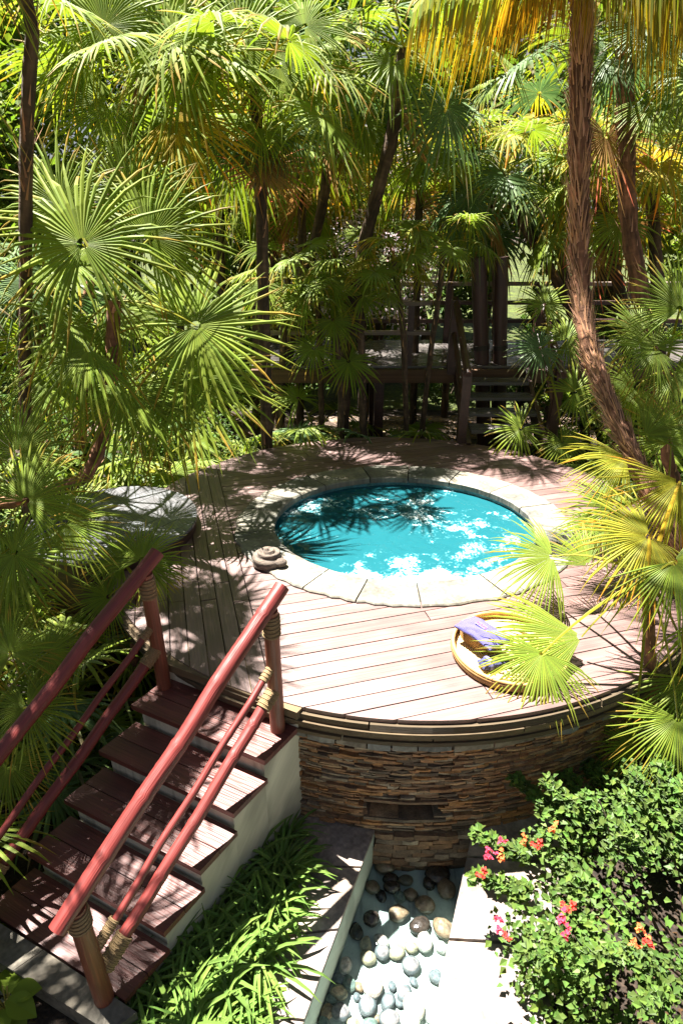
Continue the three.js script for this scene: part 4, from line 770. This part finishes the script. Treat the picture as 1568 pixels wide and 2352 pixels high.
{ // slim palm in front on the right, its fronds reaching over the deck
  const [P, c] = palm('fan_palm', 'slim fan palm with an orange brown stem rising at the end of the slate wall', undefined, -3.56, [[1484, 1330], [1490, 1480], [1494, 1640], [1496, 1790]], 0.05, 0.038, { mat: M.trunk, fibres: 140, fibreLen: 0.1, toGround: true });
  const F = (hx, hy, z, ang, r, o) => heroFrond(P, c, hx, hy, z, ang, r, o);
  F(1335, 1462, -3.66, 186, 225, { mat: LEAF.green, span: 100, tilt: 62, droop: 0.25, split: 0.5 });
  F(1245, 1500, -3.45, -118, 165, { mat: LEAF.green, span: 200, tilt: 56, droop: 0.3 });
  F(1268, 1278, -4.35, 184, 155, { mat: LEAF.green, span: 190, tilt: 58, droop: 0.3 });
  F(1350, 1298, -4.3, 118, 125, { mat: LEAF.green, span: 130, tilt: 50, droop: 0.2 });
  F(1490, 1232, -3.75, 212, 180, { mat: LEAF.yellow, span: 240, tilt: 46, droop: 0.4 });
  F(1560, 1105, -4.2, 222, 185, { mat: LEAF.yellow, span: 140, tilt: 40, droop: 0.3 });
  F(1545, 1290, -3.6, -60, 190, { mat: LEAF.green, span: 220, tilt: 40, droop: 0.5 });
  F(1620, 1420, -3.5, -30, 190, { mat: LEAF.green, span: 260, tilt: 45 });
  F(1590, 1560, -3.4, -70, 190, { mat: LEAF.green, span: 240, tilt: 45 });
  F(1450, 1712, -3.3, 165, 95, { mat: LEAF.green, span: 220, tilt: 62, segs: 26 });
  F(1555, 1650, -3.2, -110, 170, { mat: LEAF.green, span: 200, tilt: 40 });
  F(1470, 1600, -3.75, 150, 80, { mat: LEAF.green, span: 200, tilt: 50, segs: 26 });
  const [Q, d] = palm('fan_palm', 'fan palm with folded yellow green fronds beside the curving shaggy trunk', undefined, -5.2, [[1530, 1140], [1540, 1250], [1550, 1380]], 0.06, 0.05, { mat: M.trunk, fibres: 80 });
  const G = (hx, hy, dz, ang, r, o) => heroFrond(Q, d, hx, hy, -5.0 + dz, ang, r, o);
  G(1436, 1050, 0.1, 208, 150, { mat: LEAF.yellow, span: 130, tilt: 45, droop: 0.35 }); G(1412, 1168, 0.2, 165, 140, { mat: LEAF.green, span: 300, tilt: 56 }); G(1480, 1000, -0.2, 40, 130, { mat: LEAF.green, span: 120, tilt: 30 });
  G(1380, 1200, 0.3, 240, 120, { mat: LEAF.green, span: 220, tilt: 60 }); G(1540, 1010, -0.2, 80, 150, { mat: LEAF.green, span: 280 });
  const [S, e] = palm('fan_palm', 'fan palm with spiky sunlit fronds standing behind the curving shaggy trunk', undefined, -6.3, [[1525, 850], [1520, 930], [1530, 1040], [1560, 1150]], 0.07, 0.06, { mat: M.trunk, fibres: 120 });
  const H = (hx, hy, dz, ang, r, o) => heroFrond(S, e, hx, hy, -6.2 + dz, ang, r, o);
  H(1505, 800, 0.1, 150, 125, { mat: LEAF.green, span: 340, tilt: 40 }); H(1560, 710, 0, 70, 160, { mat: LEAF.green, span: 300, tilt: 30 }); H(1545, 860, 0.2, -60, 130, { mat: LEAF.green, span: 240, tilt: 45 }); H(1460, 890, 0, 215, 130, { mat: LEAF.green, span: 240, tilt: 45 }); H(1470, 760, -0.3, 140, 110, { mat: LEAF.green, span: 240, tilt: 40 });
  const [T, f] = palm('fan_palm', 'tall blue green fan palm behind the shaggy trunk', undefined, -8.3, [[1432, 110], [1436, 320], [1444, 520], [1478, 720], [1500, 900]], 0.11, 0.1, { mat: M.trunk, fibres: 240, fibreLen: 0.2 });
  const K = (hx, hy, dz, ang, r, o) => heroFrond(T, f, hx, hy, -8.3 + dz, ang, r, o);
  K(1490, 62, 0.3, -70, 150, { mat: LEAF.blue, span: 310, tilt: 35 }); K(1400, 130, 0.3, 220, 140, { mat: LEAF.blue, span: 230 }); K(1560, 150, 0.1, -30, 150, { mat: LEAF.blue, span: 240 }); K(1500, 230, 0.2, -80, 140, { mat: LEAF.green, span: 200 });
  addCrown(T, f, 9, 1.0, [LEAF.blue, LEAF.green], { hi: 75, lo: 0, dry: 1 });
}
// the grove behind the deck: crown and trunk positions read off the photograph
const GROVE = [
  [-9.2, [[926, 112], [905, 290], [862, 460], [822, 620], [806, 720], [795, 860]], 0.085, 14, [LEAF.blue, LEAF.green, LEAF.green], 1.0],
  [-10.0, [[757, 185], [748, 420], [716, 580], [672, 760], [650, 900]], 0.075, 13, [LEAF.green, LEAF.green, LEAF.green], 1.0],
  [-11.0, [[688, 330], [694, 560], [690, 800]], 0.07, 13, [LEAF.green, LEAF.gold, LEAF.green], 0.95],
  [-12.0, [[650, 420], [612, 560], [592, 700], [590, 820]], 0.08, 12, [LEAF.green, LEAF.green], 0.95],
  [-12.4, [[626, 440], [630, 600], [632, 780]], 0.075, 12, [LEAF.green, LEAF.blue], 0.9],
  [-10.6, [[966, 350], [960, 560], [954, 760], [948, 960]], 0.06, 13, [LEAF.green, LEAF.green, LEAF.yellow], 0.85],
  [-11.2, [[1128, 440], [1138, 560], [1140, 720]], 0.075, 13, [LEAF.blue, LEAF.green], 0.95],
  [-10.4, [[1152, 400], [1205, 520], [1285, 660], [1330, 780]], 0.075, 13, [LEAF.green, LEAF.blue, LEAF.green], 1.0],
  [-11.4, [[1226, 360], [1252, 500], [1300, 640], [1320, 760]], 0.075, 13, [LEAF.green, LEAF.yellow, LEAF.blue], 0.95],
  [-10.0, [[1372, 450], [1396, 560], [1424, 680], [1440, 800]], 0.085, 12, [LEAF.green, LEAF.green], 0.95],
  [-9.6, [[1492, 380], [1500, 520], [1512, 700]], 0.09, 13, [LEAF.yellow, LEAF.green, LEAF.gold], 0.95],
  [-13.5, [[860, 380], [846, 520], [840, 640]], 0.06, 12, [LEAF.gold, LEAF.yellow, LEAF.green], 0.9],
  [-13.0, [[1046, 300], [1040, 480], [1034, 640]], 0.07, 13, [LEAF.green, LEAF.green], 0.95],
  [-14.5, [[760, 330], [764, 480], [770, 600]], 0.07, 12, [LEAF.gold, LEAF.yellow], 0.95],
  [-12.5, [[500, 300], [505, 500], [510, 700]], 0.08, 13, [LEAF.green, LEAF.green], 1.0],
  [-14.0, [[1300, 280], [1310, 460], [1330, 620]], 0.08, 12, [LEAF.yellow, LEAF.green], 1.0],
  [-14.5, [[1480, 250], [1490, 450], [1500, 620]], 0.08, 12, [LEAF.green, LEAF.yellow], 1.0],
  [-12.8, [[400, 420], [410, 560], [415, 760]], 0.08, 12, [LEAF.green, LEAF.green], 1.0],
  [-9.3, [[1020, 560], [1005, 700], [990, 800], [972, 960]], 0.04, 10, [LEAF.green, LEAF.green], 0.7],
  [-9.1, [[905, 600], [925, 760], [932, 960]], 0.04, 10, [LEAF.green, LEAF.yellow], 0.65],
  [-9.0, [[820, 640], [830, 800], [834, 980]], 0.055, 10, [LEAF.green, LEAF.green], 0.7],
  [-9.4, [[730, 700], [736, 840], [738, 980]], 0.045, 10, [LEAF.green, LEAF.green], 0.7],
  [-9.6, [[660, 640], [650, 800], [646, 980]], 0.05, 10, [LEAF.green, LEAF.green], 0.75],
];
seed(202);
const GROVE_LABEL = { slim: 'slim fan palm with a dark bare trunk in the grove behind the walkway', gold: 'fan palm with golden yellow fronds in the grove behind the walkway', young: 'thin stemmed young fan palm standing right behind the deck edge' };
const OWN = { 0: 'tall palm whose dark trunk leans far to one side behind the pool', 1: 'palm with a crooked thin trunk beside the far leaning palm', 5: 'thin straight palm standing just behind the pool side railing', 6: 'blue green palm directly behind the twin timber pillars', 7: 'palm leaning from the twin pillars towards the shaggy trunk', 8: 'palm with a curved trunk between the twin pillars and the shaggy trunk', 9: 'green palm seen just past the shaggy trunk', 10: 'golden palm with a thick trunk beside the tall blue green palm' };
GROVE.forEach(([z, path, r, N, mats, size], gi) => {
  const kind = size < 0.8 ? 'young' : mats.includes(LEAF.gold) || mats.includes(LEAF.yellow) ? 'gold' : 'slim';
  const [P, c] = palm('grove_palm', OWN[gi] ?? GROVE_LABEL[kind], OWN[gi] ? 'palms of the grove' : { slim: 'slim palms in the grove', gold: 'golden palms in the grove', young: 'young palms behind the deck' }[kind], z, path, r * 1.1, r, { fibres: 40, fibreLen: 0.12, seg: 18 });
  addCrown(P, c, N, kind === 'young' ? size * 0.8 : size * 0.92, mats, { dry: kind === 'young' ? 0 : 1, segs: 36, lo: kind === 'young' ? 0 : -24 });
});
{ // bright young palm in the middle of the grove, catching the sun
  const [P, c] = palm('fan_palm', 'small fan palm with silvery sunlit fronds above the back edge of the deck', undefined, -8.9, [[772, 760], [780, 860], [784, 980]], 0.045, 0.04, {});
  const F = (hx, hy, ang, r, mat, span = 300) => heroFrond(P, c, hx, hy, -8.85, ang, r, { mat, span, tilt: 45, segs: 34 });
  F(762, 652, 70, 78, LEAF.green); F(765, 735, -40, 85, LEAF.green); F(700, 690, 150, 80, LEAF.green); F(830, 680, 30, 80, LEAF.green); F(720, 800, 230, 80, LEAF.green); F(800, 830, -70, 85, LEAF.green);
  const [Q, d] = palm('fan_palm', 'small dark fan palm growing beside the walkway steps', undefined, -8.3, [[1262, 860], [1270, 940], [1275, 1020]], 0.04, 0.035, {});
  const G = (hx, hy, z, ang, r, mat, span = 320) => heroFrond(Q, d, hx, hy, z, ang, r, { mat, span, tilt: 35, segs: 34 });
  G(1240, 800, -8.2, 200, 85, LEAF.blue); G(1250, 700, -8.6, 80, 80, LEAF.green); G(1195, 985, -7.9, 220, 85, LEAF.green); G(1290, 1015, -7.8, -70, 70, LEAF.green); G(1320, 900, -8.1, 20, 90, LEAF.green); G(1300, 780, -8.6, 30, 90, LEAF.green);
}
// young trunkless fan palms crowding the deck edge
{
  seed(303);
  const YOUNG = [[-2.6, -8.0], [-1.9, -8.6], [-1.2, -8.9], [-0.4, -9.1], [0.4, -9.2], [1.1, -9.0], [3.4, -8.2], [3.7, -7.4], [4.1, -6.6], [4.2, -5.6], [3.9, -4.6], [-3.4, -7.4], [-3.7, -4.2], [-3.0, -3.6], [-2.6, -2.9], [-3.9, -6.6], [-2.9, -9.4], [4.6, -8.6], [5.2, -7.4], [-4.4, -8.4], [3.3, -3.5], [3.5, -2.6], [-2.4, -4.2], [-1.9, -4.1]];
  YOUNG.forEach(([x, z], i) => {
    const P = thing('young_palm', 'knee high young fan palm without a stem at the rim of the deck', 'palm', 'young stemless palms round the deck', V(x, 0, z));
    const h = x < -1.5 && z > -5 ? 0.35 : rr(0.25, 0.9);
    part(P, 'stem', tube([V(0, -0.02, 0), V(0.01, h * 0.5, 0.01), V(0, h, 0)], 0.05, 0.035, 6, 7, 0.1, i), M.trunkDark);
    addCrown(P, V(0, h, 0), 9, rr(0.62, 0.8), [LEAF.green, LEAF.green, LEAF.green, LEAF.blue], { hi: 75, lo: -5, segs: 28 });
  });
}
// tall palms whose crowns stand above the frame and shade the stair and the deck's left and back
{
  seed(404);
  for (const [x, y, z, bx, bz, N, s] of [[-3.55, 5.3, -3.8, -4.6, -3.6, 15, 0.95]]) {
    const P = thing('tall_palm', 'tall slender fan palm leaning over the stair with its crown high above', 'palm tree', undefined, V(bx, -0.03, bz));
    const pts = [V(0, 0, 0), V((x - bx) * 0.15, y * 0.35, (z - bz) * 0.15), V((x - bx) * 0.5, y * 0.72, (z - bz) * 0.5), V(x - bx, y, z - bz)];
    part(P, 'trunk', tube(pts, 0.11, 0.085, 24, 9, 0.09, 5), M.trunkDark);
    addCrown(P, pts[3], N, s, [LEAF.green, LEAF.green, LEAF.green], { dry: 2 });
  }
}

// ------------------------------------------------------------------ leafy shrubs and trees
function leafCloud(N, R, leaf, clumps, sd, op = {}) {
  const { fill = 0.5, shoots = 0, wide = 0.55 } = op; seed(sd);
  const g = new GB(), cs = [];
  for (let i = 0; i < clumps; i++) { const th = Math.acos(rr(-0.75, 1)), ph = rr(0, 6.28), k = lerp(fill, 1, Math.sqrt(rnd())); cs.push([V(Math.sin(th) * Math.cos(ph) * R.x * k, Math.cos(th) * R.y * k, Math.sin(th) * Math.sin(ph) * R.z * k), rr(0.5, 1.2), rr(0.75, 1.2)]); }
  for (let i = 0; i < shoots; i++) { const th = Math.acos(rr(0.0, 1)), ph = rr(0, 6.28); for (let k = 0; k < 5; k++) cs.push([V(Math.sin(th) * Math.cos(ph) * R.x, Math.cos(th) * R.y, Math.sin(th) * Math.sin(ph) * R.z).multiplyScalar(1 + k * 0.07), 0.22, rr(0.9, 1.3)]); }
  const rad0 = Math.cbrt(R.x * R.y * R.z) * 0.26;
  for (let i = 0; i < N; i++) {
    const [c, s, tone] = cs[Math.floor(rnd() * cs.length)], p = c.clone().add(V(rr(-1, 1), rr(-1, 1), rr(-1, 1)).normalize().multiplyScalar(rad0 * s * Math.cbrt(rnd())));
    const d = V(rr(-1, 1), rr(-0.6, 0.7), rr(-1, 1)).addScaledVector(p.clone().normalize(), 0.6).normalize(), up = V(rr(-0.5, 0.5), 1, rr(-0.5, 0.5)), sdv = new THREE.Vector3().crossVectors(d, up).normalize(), nn = new THREE.Vector3().crossVectors(sdv, d);
    const L = leaf * rr(0.65, 1.3), w = L * wide * 0.5, k = tone * rr(0.75, 1.25), col = [k * rr(0.85, 1.3), k, k * rr(0.8, 1.1)];
    const t = p.clone().addScaledVector(d, L).addScaledVector(nn, -L * 0.15), m = p.clone().addScaledVector(d, L * 0.45);
    const a = m.clone().addScaledVector(sdv, w).addScaledVector(nn, w * 0.4), b = m.clone().addScaledVector(sdv, -w).addScaledVector(nn, w * 0.4);
    g.tri(p, a, t, col); g.tri(p, t, b, col);
  }
  return g.geo();
}
{
  const sh = [leafCloud(2600, V(0.75, 0.7, 0.75), 0.085, 46, 1), leafCloud(2600, V(0.8, 0.9, 0.7), 0.07, 50, 2, { shoots: 5 }), leafCloud(1800, V(0.7, 0.6, 0.7), 0.13, 34, 3, { wide: 0.32 })];
  seed(505);
  const twig = (() => { const out = []; for (let i = 0; i < 7; i++) { const a = i * 0.9; out.push(tube([V(0, -0.75, 0), V(Math.cos(a) * 0.15, -0.3, Math.sin(a) * 0.15), V(Math.cos(a) * 0.45, 0.25, Math.sin(a) * 0.45)], 0.022, 0.008, 6, 5)); } return mergeGeometries(out); })();
  const spots = [[-2.2, -8.9, 1.0], [3.9, -9.0, 1.1], [4.6, -7.6, 1.2], [4.9, -6.0, 1.2], [4.8, -4.6, 1.1], [-3.3, -8.6, 1.2], [-4.3, -7.0, 1.3], [-4.2, -5.4, 1.1], [-3.4, -4.6, 0.9], [-3.2, -2.4, 0.9], [3.6, -10.6, 1.1], [5.6, -9.4, 1.3], [-2.4, -12, 1.3], [-4.6, -10.4, 1.4], [-3.6, -13, 1.5], [2.4, -13.8, 0.9], [4.5, -13.5, 1.2], [6.6, -12.5, 1.5], [3.9, -3.3, 0.9], [-2.3, -3.5, 0.55], [-2.5, -2.0, 0.6], [-1.2, -13.6, 1.2], [7.4, -10.2, 1.5], [-6.0, -12.4, 1.6], [0.9, -15.5, 1.3], [5.6, -15.6, 1.5]];
  spots.forEach(([x, z, s], i) => {
    const v = i % 3, S = thing('shrub', ['dense small leaved green shrub under the palms', 'loose green shrub with upright shoots under the palms', 'narrow leaved green shrub under the palms'][v], 'shrub', ['dense shrubs under the palms', 'loose shrubs under the palms', 'narrow leaved shrubs under the palms'][v], V(x, 0.72 * s, z));
    part(S, 'foliage', sh[v], [LEAF.bush, LEAF.bush, LEAF.green, LEAF.tree][Math.floor(rnd() * 4)]); part(S, 'stems', twig, M.branch);
    S.scale.setScalar(s); S.rotation.y = rr(0, 6.28);
  });
  // pale flowering shrub deep in the grove
  const W = thing('flowering_shrub', 'tall shrub covered with pale lilac blossom deep in the grove', 'shrub', undefined, atZ(850, 345, -12.7).setY(3.5));
  part(W, 'foliage', leafCloud(1800, V(1.3, 2.0, 0.9), 0.11, 60, 9), LEAF.bush); part(W, 'blossom', leafCloud(5200, V(1.4, 2.1, 1.0), 0.08, 80, 10, { fill: 0.8 }), LEAF.white); part(W, 'stems', (() => { const g = twig.clone(); g.scale(2.4, 4.6, 2.4); return g; })(), M.branch);
  // broadleaf trees closing the view
  const tg = [leafCloud(5200, V(2.6, 3.4, 2.2), 0.26, 90, 21), leafCloud(5200, V(2.9, 2.9, 2.2), 0.22, 90, 22)];
  seed(606);
  const TR = [[-9.5, -17, 5.2, 1.15], [-6.0, -19, 5.6, 1.3], [-2.6, -18, 5.0, 1.25], [0.8, -20, 6.0, 1.4], [4.0, -18.5, 5.2, 1.25], [7.4, -18, 5.4, 1.25], [10.8, -17, 5.2, 1.2], [-4.2, -23, 9.0, 1.5], [2.6, -24, 9.2, 1.5], [9.0, -23, 9.0, 1.5], [-11, -22, 9.0, 1.5], [14, -21, 8, 1.5], [-7.6, -14.5, 3.6, 0.8], [8.6, -14.0, 3.8, 0.85], [-0.9, -17.0, 2.6, 0.8], [2.2, -17.2, 2.8, 0.8]];
  TR.forEach(([x, z, y, s], i) => {
    const T = thing('broadleaf_tree', i % 2 ? 'round crowned broadleaf tree closing the view beyond the lawn' : 'tall bright leaved broadleaf tree closing the view beyond the lawn', 'tree', i % 2 ? 'round trees beyond the lawn' : 'tall trees beyond the lawn', V(x, 0, z));
    part(T, 'trunk', tube([V(0, -0.05, 0), V(0.1, y * 0.3, 0.05), V(-0.1, y * 0.7, 0), V(0, y, 0)], 0.2 * s, 0.08 * s, 10, 8, 0.06, i), M.branch);
    const c = part(T, 'crown', tg[i % 2], [LEAF.tree, LEAF.green, LEAF.tree, LEAF.bush][i % 4]); c.position.y = y; c.scale.setScalar(s); c.rotation.y = rr(0, 6.28);
  });
}
{ // flowering bush, lower right
  const B = thing('bougainvillea_bush', 'leafy bush with pink and orange blossoms beside the paved strip', 'bush', undefined, V(2.16, 0, -2.1));
  part(B, 'foliage', leafCloud(22000, V(1.1, 0.44, 1.15), 0.045, 190, 33, { fill: 0.62, shoots: 34, wide: 0.72 }).translate(0, 0.36, 0), LEAF.bush);
  const st = []; seed(44); for (let i = 0; i < 16; i++) { const a = rr(0, 6.28), r = rr(0.4, 0.95); st.push(tube([V(rr(-0.1, 0.1), -0.02, rr(-0.1, 0.1)), V(Math.cos(a) * r * 0.5, 0.35, Math.sin(a) * r * 0.5), V(Math.cos(a) * r, rr(0.5, 0.95), Math.sin(a) * r * 0.95)], 0.014, 0.004, 8, 5)); }
  part(B, 'branches', mergeGeometries(st), M.branch);
  const blossom = [leafCloud(20, V(0.032, 0.03, 0.032), 0.03, 6, 51, { wide: 0.9, fill: 0.3 }), leafCloud(15, V(0.03, 0.028, 0.03), 0.028, 5, 52, { wide: 0.9, fill: 0.3 })];
  [[1105, 2005, 0.62, 'red'], [1118, 1975, 0.66, 'pink'], [1128, 1955, 0.68, 'pink'], [1155, 1935, 0.7, 'pink'], [1150, 1965, 0.66, 'orange'], [1200, 1930, 0.72, 'orange'], [1232, 1938, 0.72, 'red'], [1142, 2118, 0.5, 'pink'], [1152, 2140, 0.5, 'pink'], [1165, 2158, 0.5, 'red'], [1290, 2105, 0.95, 'pink'], [1298, 2140, 0.95, 'pink'], [1305, 2080, 0.95, 'red'], [1482, 2172, 0.98, 'red'], [1476, 2140, 0.98, 'orange'], [1460, 2175, 0.98, 'orange'], [1270, 1900, 0.8, 'orange']].forEach(([px, py, y, k], i) => { const m = part(B, 'blossom', blossom[i % 2], LEAF[k]); m.position.copy(onY(px, py, y)).sub(B.position); m.rotation.y = i; m.scale.setScalar(0.85); });
}
{ // strap leaved border plants between stair and path
  const tuft = (sd) => { seed(sd); const g = new GB(); for (let i = 0; i < 40; i++) { const a = rr(0, 6.28), el = rad(rr(30, 85)), L = rr(0.26, 0.5), w = rr(0.007, 0.014), k = rr(0.7, 1.3), c = [k * rr(0.9, 1.15), k, k * 0.9]; let p = V(Math.cos(a) * 0.02, 0, Math.sin(a) * 0.02), e = el, prev = null; const s = V(-Math.sin(a), 0, Math.cos(a)); for (let n = 0; n <= 5; n++) { const ww = w * [0.7, 1, 1, 0.9, 0.6, 0.05][n], cur = [p.clone().addScaledVector(s, ww), p.clone().add(V(0, -ww * 0.5, 0)), p.clone().addScaledVector(s, -ww)]; if (prev) { g.quad(prev[0], cur[0], cur[1], prev[1], c); g.quad(prev[1], cur[1], cur[2], prev[2], c); } prev = cur; p = p.clone().add(V(Math.cos(a) * Math.cos(e), Math.sin(e), Math.sin(a) * Math.cos(e)).multiplyScalar(L / 5)); e -= rad(rr(14, 30)); } } return g.geo(); };
  const tg = [tuft(61), tuft(62), tuft(63), tuft(64)]; seed(707);
  for (let z = -3.02; z < -1.2; z += 0.125) {
    const f = (z + 3.02) / 1.8, xr = lerp(-0.34, -0.78, f), xl = Math.max(-0.44 - 0.72 * (z + 3.05), -1.5), n = Math.max(1, Math.round((xr - xl) / 0.13));
    for (let i = 0; i < n; i++) {
      const x = lerp(xl, xr, n > 1 ? i / (n - 1) : 0.7) + rr(-0.04, 0.04); if (z > -2.0 && x < -1.12) continue;
      const T = thing('border_plant', 'bright green strap leaved border plant between the stair and the paved strip', 'plant', 'strap leaved plants along the stair', V(x, 0.01, z + rr(-0.04, 0.04)));
      part(T, 'leaves', tg[Math.floor(rnd() * 4)], LEAF.grass); part(T, 'root_crown', new THREE.ConeGeometry(0.025, 0.05, 6), M.trunkDark);
      T.rotation.y = rr(0, 6.28); T.scale.setScalar(rr(0.85, 1.15));
    }
  }
}
{ // broad lime leaves at the lower left margin
  const L = thing('broadleaf_plant', 'broad lime green leafed plant growing in the bed by the kerb', 'plant', undefined, onY(20, 2330, 0.14));
  const g = new GB(); seed(71);
  for (let i = 0; i < 9; i++) { const a = i * 2.4 + 0.3, st = V(Math.cos(a) * 0.05, rr(0.1, 0.22), Math.sin(a) * 0.05), d = V(Math.cos(a), rr(-0.2, 0.3), Math.sin(a)).normalize(), s = V(-Math.sin(a), 0, Math.cos(a)), R = rr(0.09, 0.14); const c = [1, 1, 1], N = 14; const edge = (t) => { const w = Math.sin(Math.PI * Math.min(1, t * 0.93 + 0.07)) * R * 0.55, p = st.clone().addScaledVector(d, t * R * 1.5); p.y -= t * t * 0.05; return [p.clone().addScaledVector(s, w).add(V(0, w * 0.3, 0)), p, p.clone().addScaledVector(s, -w).add(V(0, w * 0.3, 0))]; }; for (let k = 0; k < N; k++) { const A = edge(k / N), B = edge((k + 1) / N); g.quad(A[0], B[0], B[1], A[1], c); g.quad(A[1], B[1], B[2], A[2], c); } }
  part(L, 'leaves', g.geo(), LEAF.green); part(L, 'stems', (() => { const o = []; for (let i = 0; i < 9; i++) { const a = i * 2.4 + 0.3; o.push(bar(V(0, 0, 0), V(Math.cos(a) * 0.05, 0.2, Math.sin(a) * 0.05), 0.006, 0.004, 5)); } return mergeGeometries(o); })(), LEAF.branchStalk);
}
renderer.render(scene, camera);
